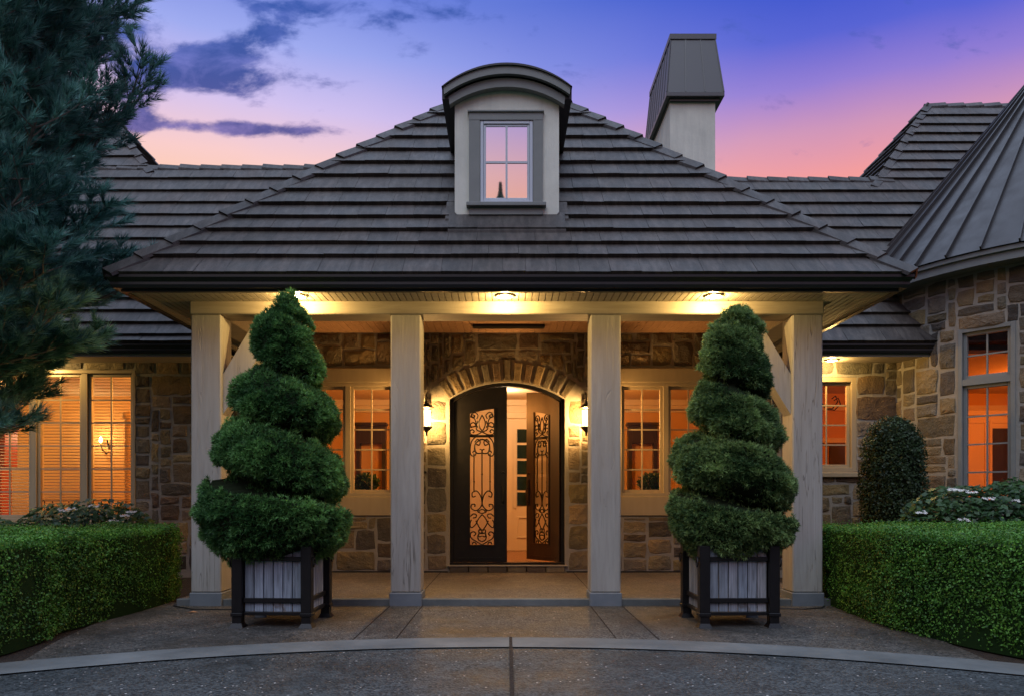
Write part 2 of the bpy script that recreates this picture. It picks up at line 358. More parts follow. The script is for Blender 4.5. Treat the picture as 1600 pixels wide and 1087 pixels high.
def f_bark(n, b):
    a = n.noise(n.obj(1, 1, .3), 24, 5, .6); n.put(b.inputs['Base Color'], n.mix(a, rgb((.07, .06, .052)), rgb((.24, .21, .185)))); n.put(b.inputs['Normal'], n.bump(a, .8, .01))
M['bark'] = mat('grey_bark', rough=.9, fn=f_bark)
def f_plank(n, b):
    t = n.attr('tint'); g = n.noise(n.obj(1, 1, .07), 45, 5, .6, .5); kn = n.noise(n.obj(1, 1, .5), 9, 3, .5, 1)
    c = n.mix(n.ramp(g, [(.3, 0), (.72, 1)]), rgb((.12, .145, .165)), rgb((.36, .43, .50)))
    c = n.mix(n.ramp(kn, [(.62, 0), (.72, .7)]), c, rgb((.11, .085, .07)))
    n.put(b.inputs['Base Color'], n.mix(1, c, t, 'MULTIPLY')); n.put(b.inputs['Normal'], n.bump(g, .5, .004))
M['plank'] = mat('weathered_board', rough=.8, fn=f_plank)

# ------------------------------------------------------------------ setting
def sheet(name, poly, zz, m, kind='structure'):
    b = MB(); b.add([(x, y, zz) for x, y in poly], [tuple(range(len(poly)))])
    return tag(b.build(name, m), kind=kind)
sheet('ground', [(-150, -150), (150, -150), (150, 150), (-150, 150)], -.03, M['grass'])
sheet('planting_bed', [(-14, -4), (14, -4), (14, 11.2), (-14, 11.2)], -.012, M['mulch'])
DC = (0, -.41); R_IN, R_OUT = 6.16, 6.56
ring = lambda r, a0, a1, n: [(DC[0]+r*math.cos(R(a0+(a1-a0)*i/n)), DC[1]+r*math.sin(R(a0+(a1-a0)*i/n))) for i in range(n+1)]
sheet('driveway', ring(R_IN+.02, 0, 360, 180)[:-1], -.004, M['drive'])
b = MB(); ri, ro = ring(R_IN, 0, 360, 240), ring(R_OUT, 0, 360, 240)
for i in range(240):
    if i in (60,): pass
    a, c = i, i+1
    b.add([(*ri[a], .006), (*ro[a], .006), (*ro[c], .006), (*ri[c], .006)], [(0, 1, 2, 3)])
tag(b.build('kerb_band', M['conc']), kind='structure')
# expansion joint through band and drive
b = MB(); b.box(.018, .042, -6, 6.15, .0075, .0095)
tag(b.build('joint_filler', mat('joint_filler', rough=.95, fn=f_mulch)), kind='structure')
poly = [p for p in ring(R_OUT-.02, 122, 58, 40)]
ap = [(-3.9, 8.3), (-3.75, 7.2), (-3.5, 5.9)]+[p for p in poly if abs(p[0]) < 3.4]+[(3.4, 5.9), (3.6, 7.0), (3.75, 8.3)]
sheet('apron', ap, .002, M['apron'])
b = MB()
for X in (-1.215, -.88, .87, 1.2):
    b.box(X-.006, X+.006, 5.9, 8.0, .0035, .0045)
tag(b.build('score_line', M['mulch']), kind='structure')

# ------------------------------------------------------------------ house
house = empty('stone_house', 'low stone house with hipped tile roofs, timber columned entrance porch and lit windows', 'house', (0, 11, 0))
def hp(b, name, m, parent=None, smooth=False):
    """mesh in world coordinates parented to the house (or a part of it)"""
    o = b.build(name, m, parent or house, smooth); o.matrix_parent_inverse = (parent or house).matrix_world.inverted() if parent else Matrix.Translation((0, -11, 0))
    if parent: o.matrix_parent_inverse = Matrix.Identity(4)
    return o
WY = 11.05
STONES = [(.26, .22, .15), (.31, .26, .17), (.22, .20, .155), (.19, .18, .15), (.25, .21, .14), (.17, .155, .13), (.29, .245, .155), (.13, .12, .105), (.22, .20, .155), (.19, .145, .105), (.32, .275, .19)]
def ashlar(mb, W_, u0, u1, v0, v1, holes, circ=None, seed=1, cell=.06, scale=1.0):
    """random ashlar: rectangles packed on a small grid, corners jittered, faces domed"""
    rnd = random.Random(seed); nu, nv = int((u1-u0)/cell), int((v1-v0)/cell)
    free = [[True]*nv for _ in range(nu)]
    for i in range(nu):
        for j in range(nv):
            cu, cv = u0+(i+.5)*cell, v0+(j+.5)*cell
            for (a, b_, c, d_) in holes:
                if a-.01 < cu < b_+.01 and c-.01 < cv < d_+.01: free[i][j] = False
            if circ:
                (cx, cz, rr, zmin) = circ
                if cv > zmin and math.hypot(cu-cx, cv-cz) < rr: free[i][j] = False
    for j in range(nv):
        for i in range(nu):
            if not free[i][j]: continue
            wmax = rnd.choice([3, 4, 5, 6, 7, 8, 9, 10]); hmax = rnd.choice([2, 3, 3, 4, 4, 5, 6])
            if hmax >= 5: wmax = max(wmax, 5)
            ww = 0
            while ww < wmax and i+ww < nu and free[i+ww][j]: ww += 1
            if i+ww < nu and free[i+ww][j] and (i+ww+1 >= nu or not free[i+ww+1][j]): ww += 1
            hh = 1
            while hh < hmax and j+hh < nv and all(free[i+k][j+hh] for k in range(ww)): hh += 1
            if j+hh == nv-1 and all(free[i+k][j+hh] for k in range(ww)): hh += 1
            for a in range(ww):
                for b_ in range(hh): free[i+a][j+b_] = False
            g = .006+rnd.random()*.006
            a0, a1, b0, b1 = u0+i*cell+g, u0+(i+ww)*cell-g, v0+j*cell+g, v0+(j+hh)*cell-g
            jt = lambda: rnd.uniform(-.013, .013)
            out = []
            nx, ny = max(2, ww//2), max(1, hh//2)
            for k in range(nx): out.append((a0+(a1-a0)*k/nx+jt(), b0+jt()))
            for k in range(ny): out.append((a1+jt(), b0+(b1-b0)*k/ny+jt()))
            for k in range(nx): out.append((a1-(a1-a0)*k/nx+jt(), b1+jt()))
            for k in range(ny): out.append((a0+jt(), b1-(b1-b0)*k/ny+jt()))
            cu, cv = (a0+a1)/2, (b0+b1)/2
            rc = min(a1-a0, b1-b0)*.09
            o2 = []
            for (x, y) in out:   # knock the corners off
                fx, fy = (x-cu)/((a1-a0)/2), (y-cv)/((b1-b0)/2)
                if abs(fx) > .8 and abs(fy) > .8: x -= math.copysign(rc*.35, fx); y -= math.copysign(rc*.35, fy)
                if circ and y > circ[3]:
                    dd = math.hypot(x-circ[0], y-circ[1]); rr = circ[2]+.012
                    if dd < rr: x, y = circ[0]+(x-circ[0])*rr/dd, circ[1]+(y-circ[1])*rr/dd
                o2.append((x, y))
            out = o2; n = len(out); dep = rnd.uniform(.010, .026); t = rnd.choice(STONES); kk = rnd.uniform(.68, 1.12)*scale
            t = (t[0]*kk, t[1]*kk*rnd.uniform(.96, 1.04), t[2]*kk*rnd.uniform(.92, 1.08))
            sh = .011/max(.1, min(a1-a0, b1-b0)/2)
            inner = [(cu+(x-cu)*(1-sh), cv+(y-cv)*(1-sh)) for x, y in out]
            mid = [(cu+(x-cu)*.55, cv+(y-cv)*.55) for x, y in out]
            vs_ = [W_(x, y, -.004) for x, y in out]+[W_(x, y, dep*rnd.uniform(.55, .85)) for x, y in inner]+[W_(x, y, dep*rnd.uniform(.7, 1.35)) for x, y in mid]+[W_(cu, cv, dep)]
            fs = [(k, (k+1) % n, n+(k+1) % n, n+k) for k in range(n)]+[(n+k, n+(k+1) % n, 2*n+(k+1) % n, 2*n+k) for k in range(n)]+[(2*n+k, 2*n+(k+1) % n, 3*n) for k in range(n)]
            mb.add(vs_, fs, t)
flat = lambda u_, v_, d_: (u_, WY-d_, v_)
# openings (u0,u1,v0,v1)
LW = (-7.55, -5.34, .80, 2.967)
PL = (-2.97, -1.60, .88, 2.99); PR = (1.60, 2.97, .88, 2.99)
RW = (4.22, 5.03, 1.50, 2.87)
DX0, DX1, DZ0, SPR, TOP = -.825, .835, .168, 2.553, 2.80
ACX = (DX0+DX1)/2; AR = ((DX1-ACX)**2+(TOP-SPR)**2)/(2*(TOP-SPR)); ACZ = TOP-AR
b = MB()
b.m = 0
ashlar(b, flat, -9.5, 5.62, .08, 3.52, [LW, PL, PR, RW, (DX0-.01, DX1+.01, 0, SPR), (DX0, DX1, 0, TOP)], (ACX, ACZ, AR+.31, SPR), 11)
# voussoirs
na = 13; half = math.asin((DX1-ACX+.02)/AR)
for k in range(na):
    a0 = -half+2*half*k/na+.012; a1 = -half+2*half*(k+1)/na-.012
    r0, r1 = AR+.012, AR+.30+random.uniform(-.02, .01)
    if k == na//2: r1 += .05
    t = random.choice(STONES); kk = random.uniform(.7, 1.1); t = tuple(x*kk for x in t); dep = random.uniform(.02, .04)
    q = lambda a, r, dd: flat(ACX+r*math.sin(a), ACZ+r*math.cos(a), dd)
    am, da = (a0+a1)/2, (a1-a0)/2-.011
    vs_ = [q(a0, r0, 0), q(a1, r0, 0), q(a1, r1, 0), q(a0, r1, 0), q(am-da, r0+.012, dep), q(am+da, r0+.012, dep), q(am+da, r1-.015, dep), q(am-da, r1-.015, dep)]
    b.add(vs_, [(4, 5, 6, 7), (0, 1, 5, 4), (1, 2, 6, 5), (2, 3, 7, 6), (3, 0, 4, 7)], t)
# mortar backing with real openings
b.m = 1
MD = .004
def holed(W_, u0, u1, v0, v1, holes, th=.24, du=None):
    us = sorted({u0, u1, *[h_[0] for h_ in holes], *[h_[1] for h_ in holes]}); vs2 = sorted({v0, v1, *[h_[2] for h_ in holes], *[h_[3] for h_ in holes]})
    if du:
        ex = []
        for a, c in zip(us, us[1:]):
            k = max(1, int((c-a)/du)); ex += [a+(c-a)*i/k for i in range(k)]
        us = ex+[us[-1]]
    us = [x for x in us if u0 <= x <= u1]; vs2 = [x for x in vs2 if v0 <= x <= v1]
    for a, c in zip(us, us[1:]):
        for e, f in zip(vs2, vs2[1:]):
            mu, mv = (a+c)/2, (e+f)/2
            if any(h_[0] < mu < h_[1] and h_[2] < mv < h_[3] for h_ in holes): continue
            pts = [W_(a, e, MD), W_(c, e, MD), W_(c, f, MD), W_(a, f, MD), W_(a, e, -th), W_(c, e, -th), W_(c, f, -th), W_(a, f, -th)]
            b.add(pts, [(0, 1, 2, 3), (7, 6, 5, 4), (0, 4, 5, 1), (1, 5, 6, 2), (2, 6, 7, 3), (3, 7, 4, 0)])
holed(flat, -9.5, 5.75, -.05, 3.56, [LW, PL, PR, RW, (DX0, DX1, -.05, TOP)])
for sgn in (-1, 1):       # spandrels closing the arch
    pts = []
    for k in range(9):
        x = ACX+sgn*(DX1-ACX)*k/8; pts.append((x, ACZ+math.sqrt(AR*AR-(x-ACX)**2)))
    pts = pts+[(ACX+sgn*(DX1-ACX), TOP)]
    b.prism(pts, 1, WY-MD, WY+.24)
# stone apron under the threshold
b.m = 0
for k in range(6):
    x0 = DX0+(DX1-DX0)*k/6; b.box(x0+.006, x0+(DX1-DX0)/6-.006, WY-.05, WY+.1, .066, .155, .008, random.choice(STONES))
b.m = 1; b.box(DX0-.04, DX1+.04, WY-.07, WY+.12, .155, .168)
stone_wall = hp(b, 'stone_wall', [M['stone'], M['mortar']])
# turret wall
TC, TR = (8.317, 11.56), 2.75
TA = math.atan2(-.616, -.788)   # direction of the window
def tur(u_, v_, d_):
    a = TA+u_/TR; return (TC[0]+(TR+d_)*math.cos(a), TC[1]+(TR+d_)*math.sin(a), v_)
TW = (-.335, .335, 1.0, 3.34)
b = MB(); b.m = 0
ashlar(b, tur, -1.86, 3.9, .02, 4.06, [TW], None, 23)
b.m = 1; holed(tur, -1.9, 4.2, -.05, 4.1, [TW], .22, .2)
hp(b, 'turret_wall', [M['stone'], M['mortar']])

# porch slab
b = MB(); b.box(-3.45, 3.45, 8.13, 11.1, -.02, .0665)
hp(b, 'porch_floor', M['porch'])
b = MB(); b.box(-3.45, 3.45, 8.015, 8.13, -.02, .070, .006)
hp(b, 'porch_edge', M['conc'])
for X in (-.95, .95):
    b = MB(); b.box(X-.005, X+.005, 8.14, 11.0, .0667, .0675); hp(b, 'floor_joint', M['mulch'])
for xa_, xb_ in ((-3.3, DX0-.02), (DX1+.02, 3.3)):
    b = MB(); b.box(xa_, xb_, WY-.06, WY+.02, .066, .085); hp(b, 'base_flashing', M['gutter'])
# posts
for X in (-3.135, -1.055, 1.03, 3.135):
    b = MB(); wd = .157
    b.box(X-wd, X+wd, 8.0, 8.31, .14, 3.03, .012)
    p = hp(b, 'porch_post', M['timber'])
    b = MB(); b.box(X-wd-.012, X+wd+.012, 7.985, 8.325, -.01, .1395, .008)
    pl = b.build('plinth', M['plinth'], p)
# beams
b = MB(); b.box(-3.30, 3.30, 7.99, 8.32, 3.0315, 3.20, .01)
for X in (-3.135, 3.135): b.box(X-.15, X+.15, 8.322, 11.0, 3.0315, 3.30, .01)
hp(b, 'porch_beam', M['beam'])
for sgn in (-1, 1):
    b = MB(); x0 = 2.976*sgn
    pts = [(x0, 2.0), (x0, 2.42), (x0-sgn*.365, 3.03), (x0-sgn*.63, 3.03)]
    b.prism(pts, 1, 8.05, 8.26); hp(b, 'knee_brace', M['timber'])
# porch ceiling
b = MB()
k = -3.3
while k < 3.3:
    b.box(k, k+.094, 8.3, 11.04, 3.50, 3.52); k += .1
b.box(-3.4, 3.4, 8.3, 11.05, 3.521, 3.54)
hp(b, 'porch_ceiling', M['ceilwood'])
b = MB(); b.box(-.47, .52, 10.48, 10.62, 3.46, 3.499, .01); hp(b, 'ceiling_heater', M['iron'])
# portico soffit boards
RX, EY, SZ = .03, 7.58, 3.162
b = MB()
k = -3.78
while k < 3.78:
    b.box(RX+k, RX+k+.058, EY, 7.99 if abs(k) < 3.3 else 11., SZ, SZ+.012); k += .068
b.box(RX-3.82, RX+3.82, EY, 7.985, SZ+.0125, SZ+.02); b.box(RX-3.82, -3.30, 7.985, 11.0, SZ+.0125, SZ+.02); b.box(3.30, RX+3.82, 7.985, 11.0, SZ+.0125, SZ+.02)
hp(b, 'soffit', M['beam'])
def sweep_plan(b, path, prof):
    """sweep a closed profile [(outward, z)] along an open plan path, mitred; outward is to the right of travel"""
    pts = [Vector((p[0], p[1], 0)) for p in path]; m = len(pts); rows = []
    for i in range(m):
        d0 = (pts[i]-pts[i-1]).normalized() if i else None; d1 = (pts[i+1]-pts[i]).normalized() if i < m-1 else None
        nr = lambda d_: Vector((d_.y, -d_.x, 0))
        if d0 is None: o = nr(d1)
        elif d1 is None: o = nr(d0)
        else:
            o = nr(d0)+nr(d1); o = o/(o.dot(nr(d0)))
        rows.append([(pts[i].x+o.x*q[0], pts[i].y+o.y*q[0], q[1]) for q in prof])
    n = len(prof); vs_ = [p for r_ in rows for p in r_]
    fs = [(i*n+k, i*n+(k+1) % n, (i+1)*n+(k+1) % n, (i+1)*n+k) for i in range(m-1) for k in range(n)]
    fs += [tuple(range(n)), tuple(range(m*n-1, (m-1)*n-1, -1))]
    b.add(vs_, fs)
def gutter_prof(z0): return [(0, z0), (.07, z0), (.085, z0+.03), (.085, z0+.055), (.115, z0+.095), (.115, z0+.12), (.10, z0+.12), (.10, z0+.10), (0, z0+.08)]
b = MB(); path = [(RX-3.82, 11.0), (RX-3.82, EY), (RX+3.82, EY), (RX+3.82, 11.0)]
# travel so that outward is on the right: go from left-back to front to right-back => outward = right of (0,-1) is (-1,0)
sweep_plan(b, path, gutter_prof(3.172)); hp(b, 'gutter', M['gutter'])
b = MB(); sweep_plan(b, path, [(-.03, 3.150), (.012, 3.150), (.012, 3.171), (.0, 3.171), (.0, 3.29), (-.03, 3.29)]); hp(b, 'fascia', M['gutter'])
# main wing eaves
for (x0, x1, nm) in ((-11, RX-3.80, 'l'), (RX+3.80, 6.05, 'r')):
    b = MB(); sweep_plan(b, [(x0, 10.52), (x1, 10.52)], gutter_prof(3.10)); hp(b, 'gutter', M['gutter'])
    b = MB(); b.box(x0, x1, 10.49, 10.519, 3.06, 3.22); hp(b, 'fascia', M['greytrim'])
    b = MB(); b.box(x0, x1, 10.52, 11.03, 3.07, 3.085)
    hp(b, 'soffit', M['beam'])

# ---- tiled roofs
def clip(poly, a, b_, c):
    """keep a*u+b*v<=c"""
    out = []
    for i in range(len(poly)):
        p, q = poly[i], poly[(i+1) % len(poly)]
        dp, dq = a*p[0]+b_*p[1]-c, a*q[0]+b_*q[1]-c
        if dp <= 0: out.append(p)
        if dp*dq < 0:
            t = dp/(dp-dq); out.append((p[0]+(q[0]-p[0])*t, p[1]+(q[1]-p[1])*t))
    return out
def tiles(b, O, U, V, planes, rows, u0, u1, wd=.30, lift=.042, seed=3):
    lift *= 1.05; rnd = random.Random(seed); O, U, V = Vector(O), Vector(U).normalized(), Vector(V).normalized(); N = U.cross(V).normalized()
    if N.z < 0: N = -N
    for ri_, (v0, v1) in enumerate(zip(rows, rows[1:])):
        uu = u0-rnd.random()*wd; rowlift = lift*(rnd.uniform(.97, 1.03))
        while uu < u1:
            wv = wd*rnd.choice([.75, 1, 1, 1.25]); g = .0014
            poly = [(uu+g, v0), (uu+wv-g, v0), (uu+wv-g, v1+.012), (uu+g, v1+.012)]
            for pl_ in planes:
                poly = clip(poly, *pl_)
                if len(poly) < 3: break
            uo = uu; uu += wv
            if len(poly) < 3: continue
            jl = rnd.uniform(-.002, .003); n = len(poly); tl = rnd.uniform(-.003, .003)
            H = lambda p: .004+(rowlift+jl+tl*((p[0]-uo)/wv))*max(0, (1-(p[1]-v0)/(v1-v0)))
            top_ = [O+U*p[0]+V*p[1]+N*H(p) for p in poly]
            bot_ = [O+U*p[0]+V*p[1]+N*(-.02) for p in poly]
            k = rnd.choice([.82, .9, 1, 1, 1.06, 1.15]); t = (k*rnd.uniform(.97, 1.05), k, k*rnd.uniform(.96, 1.03))
            b.add(top_+bot_, [tuple(range(n))]+[(i, i+n, (i+1) % n+n, (i+1) % n) for i in range(n)], t)
def caps(b, p0, p1, sL, sR, step=.33, wid=.13, seed=5, up=None):
    """overlapping cap tiles from low p0 to high p1"""
    rnd = random.Random(seed); p0, p1 = Vector(p0), Vector(p1); L = (p1-p0).length; d_ = (p1-p0).normalized()
    sL, sR = Vector(sL).normalized(), Vector(sR).normalized(); up = (up or -(sL+sR)).normalized()
    n = max(1, round(L/step)); s_ = L/n
    for k in range(n):
        a = p0+d_*(s_*k-.015); c = p0+d_*(s_*(k+1)+.05); j = rnd.uniform(-.006, .006)
        vs_ = []
        for (q, hh) in ((a, .066+j), (c, .036)):
            for (s2, ww, th) in ((sL, wid, 0), (None, 0, 0), (sR, wid, 0)):
                base = q+up*hh if s2 is None else q+s2*ww+up*(hh-.012)
                vs_.append(base)
            for (s2, ww) in ((sR, wid), (None, 0), (sL, wid)):
                vs_.append((q+up*(hh-.03)) if s2 is None else q+s2*ww+up*(hh-.045))
        fs = [(0, 1, 7, 6), (1, 2, 8, 7), (0, 5, 4, 1), (1, 4, 3, 2), (6, 7, 10, 11), (7, 8, 9, 10), (0, 6, 11, 5), (2, 3, 9, 8)]
        kk = rnd.choice([.7, .85, 1, 1.1]); b.add(vs_, fs, (kk, kk, kk))
# portico roof: eave Y0, pitch
Y0, ZE, HW, MP = 7.50, 3.305, 3.90, 1.048
q = math.sqrt(1+MP*MP)
def roof_rows(Y0_, Z0, mp, ys):
    out = []
    for y in ys:
        k = (780-y)/F; out.append((Y0_*k-(Z0-CH))/(mp-k)*math.sqrt(1+mp*mp))
    return out
rws = roof_rows(Y0, ZE, MP, [422, 403.5, 383, 362.5, 342, 321.5, 300, 277.5, 257, 237, 217.5, 199])
rws = [-.03]+rws[1:]
while rws[-1] < HW*q-.02: rws.append(min(rws[-1]+.38, HW*q-.01))
b = MB()
tiles(b, (RX, Y0, ZE), (1, 0, 0), (0, 1, MP), [(1, 1/q, HW), (-1, 1/q, HW)], rws, -HW, HW, seed=4)
# side slopes (ridge runs back to the main roof)
for sgn in (-1, 1):
    tiles(b, (RX+sgn*HW, Y0, ZE), (0, 1, 0), (-sgn, 0, MP), [(-1, 1/q, 0), (1, 0, 5.6)], [-.03+i*.37 for i in range(17) if -.03+i*.37 < HW*q], 0, 6, seed=6+sgn)
b.add([(RX-HW, Y0, ZE-.03), (RX+HW, Y0, ZE-.03), (RX, Y0+HW, ZE+HW*MP-.03)], [(0, 1, 2)])
apex = (RX, Y0+HW, ZE+HW*MP)
for sgn in (-1, 1):
    b.add([(RX+sgn*HW, Y0, ZE-.03), (RX+sgn*HW, Y0+6, ZE-.03), (RX, Y0+6, ZE+HW*MP-.03), (RX, Y0+HW, ZE+HW*MP-.03)], [(0, 1, 2, 3)])
    sf = (-sgn*0, 0, 0)
    # the side directions of a hip: down the front slope and down the side slope
    dd = (Vector(apex)-Vector((RX+sgn*HW, Y0, ZE))).normalized()
    nf = Vector((0, -MP, 1)).normalized(); ns = Vector((sgn*MP, 0, 1)).normalized()
    s1 = dd.cross(nf); s1 = s1 if s1.x*sgn < 0 else -s1
    s2 = dd.cross(ns); s2 = s2 if s2.y > 0 else -s2
    caps(b, (RX+sgn*(HW+.02), Y0-.02, ZE+.0), apex, s1, s2, .36, .12, 5+sgn, up=(nf+ns))
caps(b, (RX, 13.4, apex[2]), apex, (1, 0, -1), (-1, 0, -1), .36)
roofp = hp(b, 'porch_roof', M['tile'])
# main roof planes (pitch 1.2): left and right wings and their taller hipped ends
MM, MY, MZ = 1.2, 10.44, 3.25; mq = math.sqrt(1+MM*MM)
def vz(zz): return (zz-MZ)/MM*mq
def yrow(ylo, yhi, n): return roof_rows(MY, MZ, MM, [ylo+(yhi-ylo)*i/n for i in range(n+1)])
ZL, ZR = 6.98, 6.66
# left
rl = [-.03]+yrow(525, 262.5, 14)[0:]; rl = sorted(rl); RLt = rl[-1]
b = MB()
lo_ = [x for x in rl if x < .62]; hi_ = [x for x in rl if x >= lo_[-1]]
tiles(b, (0, MY, MZ), (1, 0, 0), (0, 1, MM), [(1, 0, -3.45)], lo_, -11, -3.4, seed=21); tiles(b, (0, MY, MZ), (1, 0, 0), (0, 1, MM), [(1, 0, 0)], hi_, -11, 0, seed=24)
zt = MZ+rl[-1]/mq*MM; yt = MY+rl[-1]/mq
ym = MY+lo_[-1]/mq; zm_ = MZ+(ym-MY)*MM-.03
b.add([(-11, MY, MZ-.03), (-3.45, MY, MZ-.03), (-3.45, ym, zm_), (0, ym, zm_), (0, yt, zt-.03), (-3.45, yt, zt-.03), (-11, yt, zt-.03), (-11, ym, zm_)], [(0, 1, 2, 7), (7, 2, 5, 6), (2, 3, 4, 5)])
b.add([(-11, yt, zt-.03), (0, yt, zt-.03), (0, yt+4, zt-4.8), (-11, yt+4, zt-4.8)], [(0, 1, 2, 3)])
caps(b, (-9, yt, zt), (-1, yt, zt), (0, -1, -1), (0, 1, -1), .36, .12)
hp(b, 'wing_roof', M['tile'])
def tall(ax, az_, rid_z, sgn, rows_hi, seed, xend):
    """hip end: apex (ax,ay,az), front slope coplanar with the main roof, ridge runs outward (sgn)"""
    ay = MY+(az_-MZ)/MM; b = MB(); va = vz(az_); vr = vz(rid_z)
    # front slope: u from ax-... ; hip line u = ax - sgn*(va-v)/mq
    O = (ax, MY, MZ)
    lim = (-sgn*1., -1/mq, -va/mq) if False else None
    # keep  sgn*u >= -(va-v)/mq   ->  -sgn*u + v/mq <= va/mq
    tiles(b, O, (1, 0, 0), (0, 1, MM), [(-sgn, 1/mq, va/mq)], rows_hi, min(0, sgn*8)-3.2, max(0, sgn*8)+3.2, seed=seed)
    d0 = (va-vr)/mq
    # inner slope facing the entrance: origin on the inner eave line
    low_ = az_-2.9; run = (az_-low_)/MM
    tiles(b, (ax-sgn*run, ay, low_), (0, 1, 0), (sgn, 0, MM), [(1, 1/mq, run), (-1, 1/mq, run)], [i*.36 for i in range(20) if i*.36 < run*mq], -run, run, seed=seed+1)
    b.add([(ax, ay, az_-.03), (ax-sgn*run, ay-run, low_-.03), (ax-sgn*run, ay+run, low_-.03)], [(0, 1, 2)])
    b.add([(ax, ay, az_-.03), (ax-sgn*run, ay-run, low_-.03), (xend, ay-run, low_-.03), (xend, ay, az_-.03)], [(0, 1, 2, 3)])
    b.add([(ax, ay, az_-.03), (ax-sgn*run, ay+run, low_-.03), (xend, ay+run, low_-.03), (xend, ay, az_-.03)], [(0, 1, 2, 3)])
    nf = Vector((0, -MM, 1)).normalized(); ns = Vector((-sgn*MM, 0, 1)).normalized(); nb = Vector((0, MM, 1)).normalized()
    dd = Vector((sgn, 1, MM)).normalized(); s1 = dd.cross(nf); s1 = s1 if s1.x*sgn > 0 else -s1; s2 = dd.cross(ns); s2 = s2 if s2.y > 0 else -s2
    hr = (az_-rid_z+.2)/MM
    caps(b, (ax-sgn*hr, ay-hr, az_-hr*MM), (ax, ay, az_), s1, s2, .36, .12, seed, up=nf+ns)
    dd = Vector((sgn, -1, MM)).normalized(); s1 = dd.cross(nb); s1 = s1 if s1.x*sgn > 0 else -s1; s2 = dd.cross(ns); s2 = s2 if s2.y < 0 else -s2
    caps(b, (ax-sgn*hr, ay+hr, az_-hr*MM), (ax, ay, az_), s1, s2, .36, .12, seed, up=nb+ns)
    caps(b, (xend, ay, az_), (ax, ay, az_), (0, -1, -1), (0, 1, -1), .36, .12)
    hp(b, 'hipped_roof', M['tile'])
rh = yrow(262.5, 182, 5); tall(-7.68, 8.58, ZL, -1, rh, 41, -14)
# right
rr_ = [-.03]+yrow(511, 281.5, 12)[0:]
b = MB(); rs_ = sorted(rr_); lo_ = [x for x in rs_ if x < .62]; hi_ = [x for x in rs_ if x >= lo_[-1]]
tiles(b, (0, MY, MZ), (1, 0, 0), (0, 1, MM), [(-1, 0, -3.45)], lo_, 3.4, 15, seed=22); tiles(b, (0, MY, MZ), (1, 0, 0), (0, 1, MM), [(-1, 0, 0)], hi_, 0, 15, seed=25)
zt = MZ+rr_[-1]/mq*MM; yt = MY+rr_[-1]/mq
ym = MY+lo_[-1]/mq; zm_ = MZ+(ym-MY)*MM-.03
b.add([(15, MY, MZ-.03), (3.45, MY, MZ-.03), (3.45, ym, zm_), (0, ym, zm_), (0, yt, zt-.03), (3.45, yt, zt-.03), (15, yt, zt-.03), (15, ym, zm_)], [(0, 1, 2, 7), (7, 2, 5, 6), (2, 3, 4, 5)])
b.add([(0, yt, zt-.03), (15, yt, zt-.03), (15, yt+4, zt-4.8), (0, yt+4, zt-4.8)], [(0, 1, 2, 3)])
caps(b, (1, yt, zt), (6.6, yt, zt), (0, -1, -1), (0, 1, -1), .36, .12)
hp(b, 'wing_roof', M['tile'])
tall(8.25, 8.84, zt, 1, yrow(281.5, 168, 8), 51, 15)

# ---- turret cone roof
b = MB(); CR, CZ, CA = 3.06, 4.235, 7.90
def cone(a, t, o=0): r_ = CR*(1-t); return (TC[0]+(r_+o*.7)*math.cos(a), TC[1]+(r_+o*.7)*math.sin(a), CZ+(CA-CZ)*t+o*.7)
ns_ = 46
for k in range(ns_):
    a0, a1 = 2*math.pi*k/ns_, 2*math.pi*(k+1)/ns_; am = (a0+a1)/2
    for (p_, q_) in ((a0, am), (am, a1)):
        for t0, t1 in ((0, .33), (.33, .66), (.66, 1)):
            b.add([cone(p_, t0), cone(q_, t0), cone(q_, t1), cone(p_, t1)], [(0, 1, 2, 3)])
    w0 = .009/CR
    vs_ = []
    for t in (0, .96):
        ww = .010/(CR*(1-t)+.01)
        vs_ += [cone(a0-ww, t), cone(a0-ww, t, .045), cone(a0+ww, t, .045), cone(a0+ww, t)]
    b.add(vs_, [(0, 1, 5, 4), (1, 2, 6, 5), (2, 3, 7, 6), (0, 3, 2, 1)])
turret_roof = hp(b, 'turret_roof', M['metal'])
b = MB()
b.lathe([(2.76, 4.06), (3.0, 4.06), (3.0, 4.165), (3.035, 4.17), (3.035, 4.225), (2.9, 4.23)], (TC[0], TC[1], 0), 96)
hp(b, 'turret_fascia', M['greytrim'])
# valley flashing
b = MB(); b.tube([(6.0, 10.62, 3.52), (5.66, 11.1, 4.12), (5.5, 11.5, 4.62)], .035, 5); hp(b, 'valley_flashing', mat('lead_flashing', (.35, .38, .42), .4, .5))

# ---- dormer
DY = 8.25
def arc_pts(half_, zend, zpk, n=24, s=1):
    r_ = (half_**2+(zpk-zend)**2)/(2*(zpk-zend)); cz = zpk-r_; a = math.asin(half_/r_)
    return [(r_*math.sin(-a+2*a*i/n), cz+r_*math.cos(-a+2*a*i/n)) for i in range(n+1)]
b = MB()
face = [(.47, 4.095), (.56, 4.19)]+list(reversed(arc_pts(.56, 5.33, 5.50)))+[(-.56, 4.19), (-.47, 4.095)]
b.prism(face, 1, DY, 9.65)
dormer = hp(b, 'dormer', M['stucco'])
b = MB()
def band(b, o_, i_, y0, y1):
    for k in range(len(o_)-1):
        b.prism([o_[k], o_[k+1], i_[k+1], i_[k]], 1, y0, y1)
o1 = arc_pts(.672, 5.462, 5.685); i1 = arc_pts(.665, 5.38, 5.60)
band(b, o1, i1, 8.11, 8.16)
o2 = arc_pts(.62, 5.385, 5.585); i2 = arc_pts(.61, 5.30, 5.49); band(b, o2, i2, 8.165, 8.248)
b.build('arched_fascia', M['greytrim'], dormer)
b = MB(); o0 = arc_pts(.69, 5.455, 5.705); i0 = arc_pts(.672, 5.46, 5.684)
band(b, o0, i0, 8.09, 9.9)
